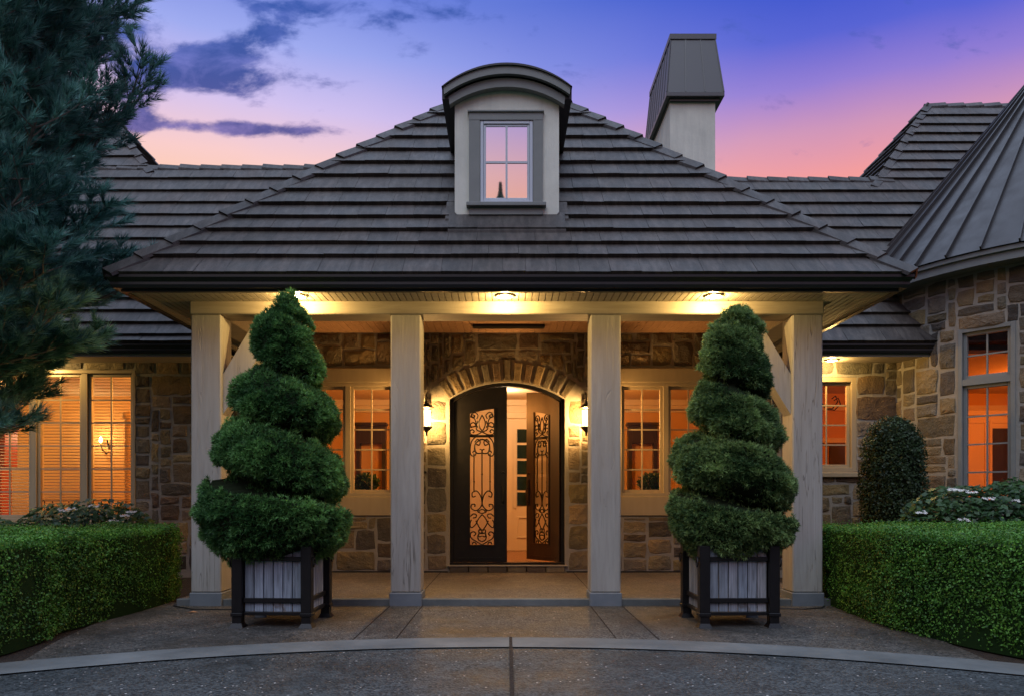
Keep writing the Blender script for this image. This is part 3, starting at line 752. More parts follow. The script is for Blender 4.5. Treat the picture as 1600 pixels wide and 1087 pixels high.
for sgn in (-1, 1): b.box(min(sgn*.56, sgn*.69), max(sgn*.56, sgn*.69), 8.17, 9.85, 5.36, 5.452)
b.build('barrel_roof', M['gutter'], dormer)
b = MB(); S = lambda px: (px-792)/145.5; Zc = lambda py: CH+(780-py)/145.9
b.box(S(733), S(750), DY-.03, DY+.01, Zc(318), Zc(177)); b.box(S(833), S(848), DY-.03, DY+.01, Zc(318), Zc(177))
b.box(S(733), S(848), DY-.033, DY+.01, Zc(188), Zc(176)); b.box(S(731), S(850), DY-.05, DY+.01, Zc(176), Zc(174))
b.box(S(733), S(848), DY-.03, DY+.01, Zc(336), Zc(324.3), .004)
b.build('window_casing', M['greytrim'], dormer)
b = MB(); b.box(S(729), S(853), DY-.075, DY+.01, Zc(324), Zc(318), .005); b.build('window_sill', M['greytrim'], dormer)
b = MB(); fx0, fx1, fz0, fz1 = S(750.5), S(832.5), Zc(317.5), Zc(188.5)
def frame(b, x0, x1, z0, z1, wd, y0, y1, bev=.004):
    b.box(x0, x0+wd, y0, y1, z0, z1, bev); b.box(x1-wd, x1, y0, y1, z0, z1, bev)
    b.box(x0+wd, x1-wd, y0, y1, z0, z0+wd, bev); b.box(x0+wd, x1-wd, y0, y1, z1-wd, z1, bev)
frame(b, fx0, fx1, fz0, fz1, .035, DY-.022, DY+.02); frame(b, fx0+.036, fx1-.036, fz0+.036, fz1-.036, .025, DY-.010, DY+.02)
xm, zm = (fx0+fx1)/2, (fz0+fz1)/2
b.box(xm-.011, xm+.011, DY-.012, DY+.0, fz0+.06, fz1-.06); b.box(fx0+.06, fx1-.06, DY-.0125, DY-.001, zm-.011, zm+.011)
dwf = b.build('window_frame', M['bluewhite'], dormer)
b = MB(); b.add([(fx0+.05, DY-.003, fz0+.05), (fx1-.05, DY-.003, fz0+.05), (fx1-.05, DY-.003, fz1-.05), (fx0+.05, DY-.003, fz1-.05)], [(0, 1, 2, 3)])
b.build('pane', M['mirror'], dormer)
# flashing below the dormer
b = MB()
zf = lambda Y: ZE+(Y-Y0)*MP
for (x0, x1, Ya, Yb) in ((-.62, .62, 8.05, 8.26), (-.66, -.56, 8.22, 8.45), (.56, .66, 8.22, 8.45)):
    b.add([(x0, Ya, zf(Ya)+.05), (x1, Ya, zf(Ya)+.05), (x1, Yb, zf(Yb)+.075), (x0, Yb, zf(Yb)+.075)]+[(x0, Ya, zf(Ya)), (x1, Ya, zf(Ya)), (x1, Yb, zf(Yb)), (x0, Yb, zf(Yb))], [(0, 1, 2, 3), (0, 4, 5, 1), (1, 5, 6, 2), (3, 7, 4, 0)])
b.build('apron_flashing', M['tile'], dormer)

# ---- chimney
CY = 14.8; k_ = CY/F; CYb = CY+2.1
X = lambda px: (px-792)*k_; Z = lambda py: CH+(780-py)*k_
b = MB(); b.box(X(1047), X(1117.5), CY, CYb, 5.0, Z(160))
chim = hp(b, 'chimney', M['stucco'])
b = MB(); xb0, xb1, xt0, xt1 = X(1040), X(1128.5), X(1048), X(1117.5)
zb, zt2 = Z(149), Z(62)
ya, yb = CY-.12, CYb+.12; yta, ytb = CY, CYb
v8 = [(xb0, ya, zb), (xb1, ya, zb), (xb1, yb, zb), (xb0, yb, zb), (xt0, yta, zt2), (xt1, yta, zt2), (xt1, ytb, zt2), (xt0, ytb, zt2)]
b.add(v8, [(0, 3, 2, 1), (4, 5, 6, 7), (0, 1, 5, 4), (1, 2, 6, 5), (2, 3, 7, 6), (3, 0, 4, 7)])
def lerp(a, c, t): return tuple(a[i]+(c[i]-a[i])*t for i in range(3))
for t in (0, .33, .67, 1): b.tube([lerp(v8[0], v8[1], t), lerp(v8[4], v8[5], t)], .013, 4)
for t in np.linspace(0, 1, 9): b.tube([lerp(v8[0], v8[3], t), lerp(v8[4], v8[7], t)], .016, 4); b.tube([lerp(v8[1], v8[2], t), lerp(v8[5], v8[6], t)], .016, 4)
b.box(xt0-.02, xt1+.02, yta-.02, ytb+.02, zt2, zt2+.10)
b.box(xb0-.01, xb1+.01, ya-.01, yb+.01, zb-.09, zb, .01); b.box(xb0+.07, xb1-.07, ya+.06, yb-.06, zb-.14, zb-.091)
b.build('chimney_cowl', M['cowl'], chim)

# ---- windows
def grid(b, x0, x1, z0, z1, nc, nr, y0, y1, wd=.020):
    for i in range(1, nc): x = x0+(x1-x0)*i/nc; b.box(x-wd/2, x+wd/2, y0, y1, z0, z1)
    for j in range(1, nr): zz = z0+(z1-z0)*j/nr; b.box(x0, x1, y0-.0015, y1-.0015, zz-wd/2, zz+wd/2)
def sash(win, x0, x1, z0, z1, nc, nr, y, m, blind=False, X_=None):
    b = MB(); b.X = X_; frame(b, x0, x1, z0, z1, .045, y-.02, y+.03); f = b.build('sash', m, win)
    b = MB(); b.X = X_; grid(b, x0+.045, x1-.045, z0+.045, z1-.045, nc, nr, y-.012, y+.006); b.build('muntins', m, f)
    b = MB(); b.X = X_; b.add([(x0+.04, y+.001, z0+.04), (x1-.04, y+.001, z0+.04), (x1-.04, y+.001, z1-.04), (x0+.04, y+.001, z1-.04)], [(0, 1, 2, 3)]); b.build('pane', M['glass'], f)
    if blind:
        b = MB(); zz = z0+.03
        while zz < z1-.03:
            b.add([(x0+.03, y+.07, zz-.006), (x1-.03, y+.07, zz-.006), (x1-.03, y+.105, zz+.008), (x0+.03, y+.105, zz+.008)], [(0, 1, 2, 3)])
            zz += .044
        b.build('blind', M['slat'], win)
# left window: three casements
b = MB(); x0, x1, z0, z1 = LW
frame(b, x0, x1, z0, z1, .045, WY-.02, WY+.12)
pxs = [(-10, 56), (67.5, 134), (146, 212)]
cw = (x1-x0-.09-.16)/3
b.box(x0-.03, x1+.03, WY-.05, WY-.0, z0-.06, z0-.001, .005)
for i in (1, 2):
    xx = x0+.045+cw*i+.08*(i-1); b.box(xx, xx+.08, WY-.005, WY+.115, z0+.045, z1-.045)
win = hp(b, 'window', M['winframe']); win['label'] = 'three-casement window with half-open blinds behind the pine'
for i in range(3):
    xx = x0+.045+(cw+.08)*i
    sash(win, xx, xx+cw, z0+.045, z1-.045, 2, 6, WY+.05, M['winframe'], True)
# porch windows
for (x0, x1, z0, z1) in (PL, PR):
    b = MB()
    b.box(x0-.0, x1+.0, WY-.045, WY+.05, 2.79, z1, .006); b.box(x0, x1, WY-.04, WY+.06, z0, 1.155, .006)
    frame(b, x0, x1, 1.156, 2.789, .05, WY-.03, WY+.12); xm = (x0+x1)/2; b.box(xm-.035, xm+.035, WY-.02, WY+.11, 1.206, 2.739)
    win = hp(b, 'window', M['winframe'])
    sash(win, x0+.05, xm-.035, 1.206, 2.739, 2, 5, WY+.04, M['winframe']); sash(win, xm+.035, x1-.05, 1.206, 2.739, 2, 5, WY+.04, M['winframe'])
# right small window
x0, x1, z0, z1 = RW; b = MB(); frame(b, x0, x1, z0, z1, .07, WY+.0, WY+.14); b.box(x0-.05, x1+.06, WY-.07, WY+.0, z0-.07, z0-.002, .008)
win = hp(b, 'window', M['winframe']); sash(win, x0+.07, x1-.07, z0+.07, z1-.07, 2, 4, WY+.08, M['winframe'])
# turret window
Pt = Vector(tur(0, 0, 0)); ang = TA+math.pi/2
TX = Matrix.Translation(Pt) @ Matrix.Rotation(ang, 4, 'Z')   # local x along tangent, -y outward
b = MB(); b.X = TX; frame(b, -.335, .335, 1.0, 3.34, .055, .0, .15); b.box(-.28, .28, .005, .13, 2.60, 2.68)
win = hp(b, 'window', M['greytrim'])
sash(win, -.28, .28, 2.681, 3.285, 2, 2, .06, M['greytrim'], X_=TX); sash(win, -.28, .28, 1.055, 2.599, 2, 4, .06, M['greytrim'], X_=TX)

# ---- front door
def arch_poly(x0, x1, z0, inset=0., n=20):
    """closed outline under the door arch between x0 and x1"""
    r_ = AR-inset; pts = [(x0, z0), (x1, z0)]
    for i in range(n+1):
        x = x1+(x0-x1)*i/n; pts.append((x, ACZ+math.sqrt(max(0, r_*r_-(x-ACX)**2))))
    return pts
b = MB()
# frame: jambs + arch band + threshold
y0, y1 = WY+.06, WY+.17
b.box(DX0, DX0+.045, y0, y1, DZ0, SPR+.0); b.box(DX1-.045, DX1, y0, y1, DZ0, SPR+.0); b.box(DX0, DX1, y0-.03, y1, DZ0, DZ0+.03)
n = 28; th = [math.asin((DX1-ACX)/AR)*(-1+2*i/n) for i in range(n+1)]
for a, c in zip(th, th[1:]):
    g = lambda t, r_: (ACX+r_*math.sin(t), ACZ+r_*math.cos(t))
    b.prism([g(a, AR), g(c, AR), g(c, AR-.05), g(a, AR-.05)], 1, y0, y1)
fd = hp(b, 'front_door', M['iron']); fd['label'] = 'arched double door of black iron scrollwork, right leaf standing open'
def spiral(cx, cz, r0, r1, a0, a1, n=22):
    return [(cx+(r0+(r1-r0)*i/n)*math.cos(R(a0+(a1-a0)*i/n)), cz+(r0+(r1-r0)*i/n)*math.sin(R(a0+(a1-a0)*i/n))) for i in range(n+1)]
def catmull(pts, k=7):
    out = []; p = [pts[0]]+list(pts)+[pts[-1]]
    for i in range(1, len(p)-2):
        for j in range(k):
            t = j/k; o = []
            for d_ in (0, 1):
                a, b_, c, e = p[i-1][d_], p[i][d_], p[i+1][d_], p[i+2][d_]
                o.append(.5*((2*b_)+(-a+c)*t+(2*a-5*b_+4*c-e)*t*t+(-a+3*b_-3*c+e)*t**3))
            out.append(tuple(o))
    out.append(pts[-1]); return out
# scrolls measured on a panel 130 wide (x 142..272) and 765 high (y 160..925), centre x=207
SCR = []
def sym(pts): SCR.append(pts); SCR.append([(414-x, y) for x, y in pts])
sym(catmull([(207, 178), (192, 215), (193, 245), (207, 270)]))                       # tear drop
sym(catmull([(207, 275), (180, 262), (176, 225), (168, 200), (152, 190)])+spiral(160, 186, 12, 3, 160, 520, 14))
sym(catmull([(235, 200), (228, 180), (246, 163), (262, 175), (258, 192), (246, 190), (245, 180)]))
sym(catmull([(228, 212), (240, 240), (268, 250)])); sym(catmull([(207, 275), (235, 290), (262, 290), (270, 272), (258, 262), (248, 272), (256, 280)]))
sym(catmull([(228, 250), (250, 222), (268, 232), (262, 248), (250, 243)]))
SCR.append([(142, 296), (272, 296)]); SCR.append([(142, 303), (272, 303)])
sym(catmull([(207, 303), (235, 300), (262, 330), (270, 380), (262, 410), (243, 408), (240, 390), (252, 385), (256, 396)]))
sym(catmull([(196, 318), (222, 322), (245, 350), (246, 390)])); sym(catmull([(207, 315), (170, 345), (176, 392), (203, 396), (205, 378), (194, 374)]))
sym(catmull([(238, 345), (222, 350), (217, 330), (232, 318), (246, 335)]))
for x in (165, 207, 249): SCR.append([(x, 398), (x, 618 if x != 207 else 700)])
sym(catmull([(240, 640), (256, 645), (258, 622), (236, 612), (215, 640), (209, 690), (235, 722), (262, 712), (262, 690), (245, 688), (246, 702)]))
sym(catmull([(207, 740), (185, 730), (190, 715)])); SCR.append(spiral(207, 733, 16, 16, 180, 360, 14))
sym(catmull([(255, 765), (240, 762), (236, 748), (252, 742), (268, 756)])); sym(catmull([(207, 745), (226, 770), (240, 800), (262, 820), (270, 800), (262, 775)]))
sym(catmull([(174, 780), (190, 815), (207, 835), (222, 832), (224, 848), (212, 852), (207, 840)])); sym(catmull([(207, 855), (224, 852), (224, 872), (208, 868)]))
sym(catmull([(207, 918), (235, 900), (262, 880), (268, 855), (252, 843), (240, 855), (250, 866)])); sym(catmull([(207, 900), (190, 890), (185, 870), (192, 855)]))
sym(catmull([(150, 920), (170, 925), (176, 910), (162, 903), (156, 915)])); SCR.append([(142, 925), (272, 925)])
def leaf(name, x0, x1, hinge_x, ang, leftleaf):
    """one leaf in world coordinates, optionally swung about its hinge"""
    T = Matrix.Translation((hinge_x, WY+.12, 0)) @ Matrix.Rotation(R(ang), 4, 'Z') @ Matrix.Translation((-hinge_x, -(WY+.12), 0))
    gx0, gx1 = (x0+.225, x1-.17) if leftleaf else (x0+.17, x1-.225)
    gz0, gz1 = .435, 2.42
    y0, y1 = WY+.085, WY+.14; b = MB(); b.X = T
    zt_ = lambda x: ACZ+math.sqrt((AR-.055)**2-(x-ACX)**2)
    zg = lambda x: gz1+(zt_(x)-zt_(ACX))*.75+.02
    def strip(xa, xb, za, zb_, n=6):     # za, zb_: functions
        for i in range(n):
            p, q2 = xa+(xb-xa)*i/n, xa+(xb-xa)*(i+1)/n
            b.prism([(p, za(p)), (q2, za(q2)), (q2, zb_(q2)), (p, zb_(p))], 1, y0, y1)
    c = lambda v: (lambda x: v)
    strip(x0, gx0, c(DZ0+.035), zt_); strip(gx1, x1, c(DZ0+.035), zt_); strip(gx0, gx1, c(DZ0+.035), c(gz0)); strip(gx0, gx1, zg, zt_)
    # raised moulding round the glass
    for xa in (gx0, gx1-.02): b.box(xa, xa+.02, y0-.012, y0, gz0, zg(xa+.01)-.0)
    b.box(gx0+.02, gx1-.02, y0-.012, y0, gz0, gz0+.02); b.box(x0+.08, x1-.08, y0-.006, y0, DZ0+.08, DZ0+.10)
    lf = b.build(name, M['iron'] if leftleaf else M['doorbrown'], fd)
    b = MB(); b.X = T; n = 8; pts = [(gx0, gz0), (gx1, gz0)]+[(gx1+(gx0-gx1)*i/n, zg(gx1+(gx0-gx1)*i/n)) for i in range(n+1)]
    b.add([(x, WY+.12, zz) for x, zz in pts], [tuple(range(len(pts)))]); b.build('glass_panel', M['obscure'], lf)
    b = MB(); b.X = T
    for s_ in SCR:
        pp = []
        for (x, y) in s_:
            fx = (x-142)/130; fz = (925-y)/765; xx = gx0+.012+(gx1-gx0-.024)*fx
            zz = gz0+(zg((gx0+gx1)/2)-gz0-.02)*fz; zz = min(zz, zg(xx)-.006) if fz > .8 else zz
            pp.append((xx, WY+.10, zz))
        b.tube(pp, .0098, 5)
    for (x, y) in ((207, 520), (165, 562), (249, 562)):
        fx = (x-142)/130; fz = (925-y)/765; b.lathe([(.0, -.03), (.016, 0), (.0, .03)], (gx0+.012+(gx1-gx0-.024)*fx, WY+.10, gz0+(zg((gx0+gx1)/2)-gz0)*fz), 6)
    b.build('scroll_grille', M['iron'], lf)
    b = MB(); b.X = T; hx = x1-.055 if leftleaf else x0+.055; yy = y0
    b.box(hx-.022, hx+.022, yy-.012, yy, 1.02, 1.42, .004)
    b.tube([(hx, yy-.012, 1.06), (hx, yy-.05, 1.09), (hx, yy-.055, 1.2), (hx, yy-.045, 1.27), (hx, yy-.012, 1.30)], .010, 6)
    b.lathe([(0, 0), (.026, .0), (.026, .015), (0, .02)], (hx, yy, 1.50), 10); b.build('handle', M['brass'] if False else M['iron'], lf)
leaf('left_leaf', DX0+.047, ACX-.003, DX0+.047, 0, True)
leaf('right_leaf', ACX+.003, DX1-.047, DX1-.047, -54, False)
for o in fd.children:
    if o.name.startswith(('left_leaf', 'right_leaf')): o.name = 'door_leaf'
# ---- interior
b = MB()
b.box(-3.62, 3.62, 14.2, 14.3, .1, 2.95)
for X_ in (-3.7, 3.62): b.box(X_, X_+.08, 11.3, 14.3, .1, 2.95)
b.box(-10, -3.7, 14.2, 14.3, .1, 3.1)
b.box(3.70, 14, 15.5, 15.6, .1, 3.3)
hp(b, 'interior_wall', M['wall_in'])
b = MB(); b.box(-1.6, -.05, 14.17, 14.199, .17, 2.71); b.box(1.1, 1.6, 14.17, 14.199, .17, 2.71); hp(b, 'foyer_panelling', M['cream_in'])
b = MB(); b.box(-3.62, 3.62, 11.29, 14.2, 2.95, 3.0); b.box(-10, -3.7, 11.29, 14.2, 3.02, 3.1); b.box(3.7, 14, 11.29, 15.5, 3.25, 3.3); b.lathe([(0, 3.45), (2.5, 3.45), (2.5, 3.5), (0, 3.5)], (TC[0], TC[1], 0), 40)
hp(b, 'interior_ceiling', M['cream_in'])
b = MB()
b.box(-3.6, 3.6, 14.11, 14.198, 2.84, 2.948); b.box(-3.6, 3.6, 14.15, 14.198, 2.72, 2.838); b.box(3.72, 14, 15.4, 15.498, 2.9, 3.0)
hp(b, 'crown_moulding', M['white_in'])
b = MB(); b.box(-10, 14, 11.2, 15.5, .1, .166); b.lathe([(2.5, .1), (2.5, .16), (0, .16)], (TC[0], TC[1], 0), 40); hp(b, 'interior_floor', M['floor_in'])
# cased glazed door seen through the open leaf
dx = .43
b = MB()
gd = empty('glazed_inner_door', 'cream inner door with a column of dark panes, seen past the open front leaf', 'door', (dx, 14.1, .166))
def loc_build(b, name, m, par, smooth=False):
    o = b.build(name, m, par, smooth); o.matrix_parent_inverse = Matrix.Translation(-Vector(par.location)); return o
b.box(dx-.46, dx+.66, 14.14, 14.198, .166, 2.60, .006); b.box(dx-.52, dx+.72, 14.10, 14.198, 2.60, 2.72, .01); b.box(dx-.34, dx-.325, 14.12, 14.139, .18, 2.5); b.box(dx-.30, dx-.26, 14.115, 14.139, .95, 2.5); loc_build(b, 'door_panel', M['white_in'], gd)
b = MB()
for i in range(5): b.box(dx-.24, dx+.30, 14.125, 14.139, 1.0+i*.29, 1.0+i*.29+.245)
loc_build(b, 'pane', mat('dark_garden_glass', rough=.08, fn=lambda n, bb: n.put(bb.inputs['Base Color'], n.mix(n.noise(n.obj(), 3, 4), rgb((.008, .012, .016)), rgb((.015, .04, .03))))), gd)
b = MB(); frame(b, dx-.24, dx+.30, .40, .80, .03, 14.122, 14.139); loc_build(b, 'lower_panel', M['white_in'], gd)
# dark door cases seen through the porch windows, and vases with flowers
for sgn, nm in ((-1, 'dark-framed doorway deep behind the left porch window'), (1, 'dark-framed doorway deep behind the right porch window')):
    b = MB(); c = 2.49*sgn
    b.box(c-.27, c-.20, 14.05, 14.198, .166, 2.46); b.box(c+.20, c+.27, 14.05, 14.198, .166, 2.46); b.box(c-.199, c+.199, 14.05, 14.198, 2.14, 2.46); b.box(c-.30, c+.30, 14.0, 14.198, 2.461, 2.52, .01)
    o = b.build('door_case', M['dark_in']); tag(o, nm, 'doorway')
def vase(x, lab):
    e_ = empty('flower_vase', lab, 'vase', (x, 11.75, 0), group='flower vases behind the porch windows')
    b = MB(); b.lathe([(0, .166), (.05, .166), (.05, .9), (.16, .905), (.16, .93), (0, .93)], (x, 11.75, 0), 16); loc_build(b, 'stand', M['dark_in'], e_)
    b = MB(); b.lathe([(0, .93), (.07, .93), (.12, 1.02), (.12, 1.12), (.07, 1.2), (.085, 1.22)], (x, 11.75, 0), 16); loc_build(b, 'bowl', M['dark_in'], e_)
    N = 900; dr = np.random.normal(size=(N, 3)); dr /= np.linalg.norm(dr, axis=1)[:, None]
    c = np.array([x, 11.75, 1.36])+dr*np.array([.2, .17, .16])*np.random.uniform(.6, 1, (N, 1))
    vv = c[:, None, :]+np.random.normal(0, .018, (N, 4, 3)); o = np_mesh('bouquet', vv.reshape(-1, 3), 4, M['hyd'], np.random.uniform(.2, 1, (N, 1))*np.ones((1, 3)), e_); o.matrix_parent_inverse = Matrix.Translation(-Vector(e_.location))
vase(-2.15, 'round vase of foliage on a stand behind the left porch window'); vase(2.2, 'round vase of foliage on a stand behind the right porch window')
def plight(name, loc, pw, col, r=.05):
    l = bpy.data.lights.new(name, 'POINT'); l.energy = pw; l.color = col; l.shadow_soft_size = r
    o = bpy.data.objects.new(name, l); sc.collection.objects.link(o); o.location = loc; return o
WARM = (1, .36, .07)
plight('hall_lamp_light', (-1.3, 12.3, 2.6), 75, WARM, .12); plight('hall_lamp_light', (1.3, 12.3, 2.6), 75, WARM, .12)
plight('foyer_light', (.0, 12.9, 2.75), 30, (1, .70, .38), .1)
plight('study_light', (3.95, 12.6, 2.8), 85, (1, .28, .05), .15); plight('turret_light', (9.2, 12.6, 2.9), 150, (1, .20, .02), .15)
plight('left_room_light', (-4.6, 12.3, 2.75), 230, (1, .44, .085), .15); plight('left_room_light', (-8.6, 12.6, 2.6), 60, (1, .60, .22), .15)
# left room: grandfather clock, candle sconce on the far wall, balustrade
cl_ = empty('grandfather_clock', 'red cherry longcase clock inside the far left window', 'clock', (-8.42, 12.6, .166))
b = MB(); x = -8.42
b.box(x-.30, x+.30, 12.45, 12.8, .166, .7, .01); b.box(x-.19, x+.19, 12.5, 12.78, .7, 1.65, .01); b.box(x-.27, x+.27, 12.46, 12.8, 1.65, 2.25, .01); b.box(x-.32, x+.32, 12.42, 12.8, 2.25, 2.31, .01)
loc_build(b, 'case', M['redwood'], cl_)
b = MB(); b.lathe([(0, 0), (.2, 0), (.2, .02), (0, .02)], (0, 0, 0), 24); o = loc_build(b, 'dial', M['brass'], cl_)
o.data.transform(Matrix.Translation((x, 12.45, 1.95)) @ Matrix.Rotation(R(90), 4, 'X'))
cs = empty('candle_sconce', 'lit candle bracket on the wall inside the left window', 'wall light', (-7.35, 14.18, 2.2))
b = MB(); cx = -7.35
b.tube([(cx, 14.19, 2.0), (cx, 14.1, 1.95), (cx-.05, 14.05, 2.02), (cx-.08, 14.05, 2.12)], .012, 6); b.tube([(cx, 14.19, 2.05), (cx, 14.12, 2.2)], .015, 6)
loc_build(b, 'arm', M['iron'], cs)
b = MB(); b.lathe([(0, 0), (.03, .03), (.02, .08), (0, .12)], (cx-.08, 14.05, 2.15), 8); loc_build(b, 'flame_bulb', M['bulb'], cs)
plight('candle_light', (cx-.08, 13.85, 2.25), 14, (1, .7, .35), .04)
b = MB(); b.box(-8.2, -6.3, 13.2, 13.23, 1.08, 1.11)
for i in range(14): b.box(-8.1+i*.14, -8.088+i*.14, 13.205, 13.22, .166, 1.08)
tag(b.build('balustrade', M['dark_in']), 'dark thin-barred railing inside the left window', 'railing')
b = MB(); b.lathe([(.11, .166), (.11, 2.5), (.14, 2.52), (.14, 2.62), (.0, 2.65)], (-6.55, 13.4, 0), 20); tag(b.build('round_column', M['wall_in'], smooth=True), 'round plaster column inside the left window', 'column')
# turret room: cabinet, chair; study: picture panels
cab = empty('display_cabinet', 'cream panelled cabinet inside the tall turret window', 'cabinet', (9.2, 15.1, .166))
b = MB(); b.box(8.2, 10.6, 15.0, 15.45, .166, 2.75, .01); b.box(8.1, 10.7, 14.95, 15.46, 2.75, 2.85, .01); loc_build(b, 'carcass', M['white_in'], cab)
b = MB()
for i in range(4): frame(b, 8.28+i*.57, 8.80+i*.57, 1.15, 2.65, .05, 14.975, 14.999)
for i in range(4): frame(b, 8.28+i*.57, 8.80+i*.57, .25, 1.05, .05, 14.975, 14.999)
loc_build(b, 'cabinet_doors', M['white_in'], cab)
b = MB(); b.box(9.47, 9.87, 14.978, 14.998, 1.25, 2.5); loc_build(b, 'dark_niche', M['dark_in'], cab)
b = MB()
for (a, c) in ((5.0, 5.35), (5.45, 5.85), (5.95, 6.3), (6.5, 6.9)):
    b.box(a, c, 15.44, 15.49, 1.15, 1.62); b.box(a, c, 15.44, 15.49, 1.72, 2.2)
tag(b.build('dark_window_panes', M['dark_in']), 'dark panes on the far wall behind the small right window', 'window panes')
b = MB(); b.box(4.6, 7.2, 15.41, 15.439, 1.05, 2.3); b = MB()
frame(b, 4.8, 7.1, 1.0, 2.35, .1, 15.42, 15.5); b.box(4.9, 7.0, 15.42, 15.5, 1.64, 1.70); tag(b.build('casing', M['white_in']), 'cream casing round the dark panes behind the small right window', 'window casing')
# chandelier
ch = empty('chandelier', 'black curled iron chandelier hanging inside the small right window', 'chandelier', (5.2, 12.8, 2.6))
b = MB(); b.tube([(5.2, 12.8, 3.25), (5.2, 12.8, 2.55)], .012, 6)
for k in range(6):
    a = k*math.pi/3; c_, s_ = math.cos(a), math.sin(a)
    b.tube([(5.2+c_*r_, 12.8+s_*r_, zz) for r_, zz in ((.02, 2.75), (.12, 2.62), (.26, 2.60), (.36, 2.70), (.32, 2.80), (.25, 2.76))], .010, 6)
loc_build(b, 'iron_arms', M['iron'], ch)

# ---- lights on the house
def downlight(x, y, zz, pw, lab, grp, parent_z=None):
    e_ = empty('recessed_light', lab, 'downlight', (x, y, zz), group=grp)
    b = MB(); b.lathe([(.085, 0), (.085, -.012), (.062, -.012), (.055, .0)], (x, y, zz), 24); loc_build(b, 'trim_ring', M['winframe'], e_)
    b = MB(); b.lathe([(0, -.024), (.035, -.020), (.058, -.008)], (x, y, zz), 20); loc_build(b, 'lens', M['bulb'], e_)
    l = bpy.data.lights.new('downlight_beam', 'POINT'); l.energy = pw; l.color = (1, .62, .20); l.shadow_soft_size = .02
    o = bpy.data.objects.new('downlight_beam', l); sc.collection.objects.link(o); o.location = (x, y, zz-.05); o.parent = e_; o.matrix_parent_inverse = Matrix.Translation((-x, -y, -zz))
DG = 'downlights in the eaves'
downlight(-2.11, 7.75, 3.158, 48, 'round lit downlight in the soffit above the left spiral topiary', DG)
downlight(-.02, 7.75, 3.158, 48, 'round lit downlight in the soffit over the middle of the front door', DG)
downlight(2.09, 7.75, 3.158, 48, 'round lit downlight in the soffit above the right spiral topiary', DG)
downlight(-6.62, 10.75, 3.066, 34, 'lit downlight under the low eave over the left three-casement window', DG)
downlight(4.56, 10.78, 3.066, 34, 'lit downlight under the low eave over the small right window', DG)
M['lantern'] = None
def lantern_glass():
    m = bpy.data.materials.new('lit_lantern_glass'); m.use_nodes = True; t = m.node_tree; t.nodes.clear()
    e = t.nodes.new('ShaderNodeEmission'); e.inputs[0].default_value = (1, .82, .5, 1); e.inputs[1].default_value = 5
    tr = t.nodes.new('ShaderNodeBsdfTransparent'); mx = t.nodes.new('ShaderNodeMixShader'); mx.inputs[0].default_value = .5
    o = t.nodes.new('ShaderNodeOutputMaterial'); t.links.new(tr.outputs[0], mx.inputs[1]); t.links.new(e.outputs[0], mx.inputs[2]); t.links.new(mx.outputs[0], o.inputs[0]); return m
lg = lantern_glass()
def lantern(x, lab):
    y, zc = 10.80, 2.26
    e_ = empty('wall_lantern', lab, 'wall lantern', (x, y, zc), group='lanterns beside the front door')
    b = MB(); b.lathe([(0, .33), (.008, .30), (.008, .24), (.035, .225), (.03, .20), (.07, .17), (.112, .145), (.112, .137), (.065, .12)], (x, y, zc), 12)
    b.lathe([(.065, -.12), (.085, -.125), (.085, -.14), (.05, -.17), (.02, -.20), (.012, -.23), (.018, -.245), (0, -.265)], (x, y, zc), 12)
    for k in range(6):
        a = k*math.pi/3; b.tube([(x+.062*math.cos(a), y+.062*math.sin(a), zc-.12), (x+.07*math.cos(a), y+.07*math.sin(a), zc+.115)], .004, 4)
    loc_build(b, 'lantern_frame', M['doorbrown'], e_)
    b = MB(); b.tube([(x, y, zc+.30), (x, y+.06, zc+.36), (x, y+.16, zc+.33), (x, 11.03, zc+.2)], .010, 6); b.box(x-.04, x+.04, 11.0, 11.05, zc+.05, zc+.30, .006); loc_build(b, 'bracket', M['doorbrown'], e_)
    b = MB(); b.lathe([(.055, -.115), (.062, .11)], (x, y, zc), 16); loc_build(b, 'glass', lg, e_)
    l = plight('lantern_light', (x, y, zc), 210, (1, .54, .17), .05); l.parent = e_; l.matrix_parent_inverse = Matrix.Translation((-x, -y, -zc))
lantern(-1.13, 'lit glass lantern on the wall left of the front door, half behind a post')
lantern(1.115, 'lit glass lantern on the wall right of the front door, half behind a post')
b = MB(); b.lathe([(0, -.02), (.02, -.02), (.02, 0)], (0, 0, 0), 12); o = b.build('doorbell', M['iron']); o.data.transform(Matrix.Rotation(R(-90), 4, 'X')); o.location = (-1.17, 11.0, 1.5)
tag(o, 'small round dark doorbell on the stone left of the front door', 'doorbell')

# ------------------------------------------------------------------ foliage
def rand_dirs(n):
    d_ = np.random.normal(size=(n, 3)); return d_/np.linalg.norm(d_, axis=1)[:, None]
def norm(a): return a/np.maximum(1e-9, np.linalg.norm(a, axis=1))[:, None]
def vnoise(p, s, seed=0):
    """cheap smooth value noise"""
    rs = np.random.RandomState(seed); k = rs.normal(size=(6, 3))*s; ph = rs.uniform(0, 6.28, 6)
    return np.mean([np.sin(p @ k[i]+ph[i]) for i in range(6)], axis=0)*1.3
def leaves(name, c, nrm, size, mat_, tint, parent=None, elong=1.6, spread=.8, up=None):
    """one quad leaf per centre, oriented around nrm"""
    N = len(c); a = norm(nrm+rand_dirs(N)*spread); t = norm(np.cross(a, rand_dirs(N))); s_ = norm(np.cross(a, t))
    sz = (size*np.random.uniform(.6, 1.3, N))[:, None]; L, Wd = t*sz*elong, s_*sz*.5
    fold = a*sz*.25
    v = np.stack([c-L*.5, c+Wd+fold*.6, c+L*.5+fold*.2, c-Wd+fold*.6], axis=1)
    return np_mesh(name, v.reshape(-1, 3), 4, mat_, tint, parent)
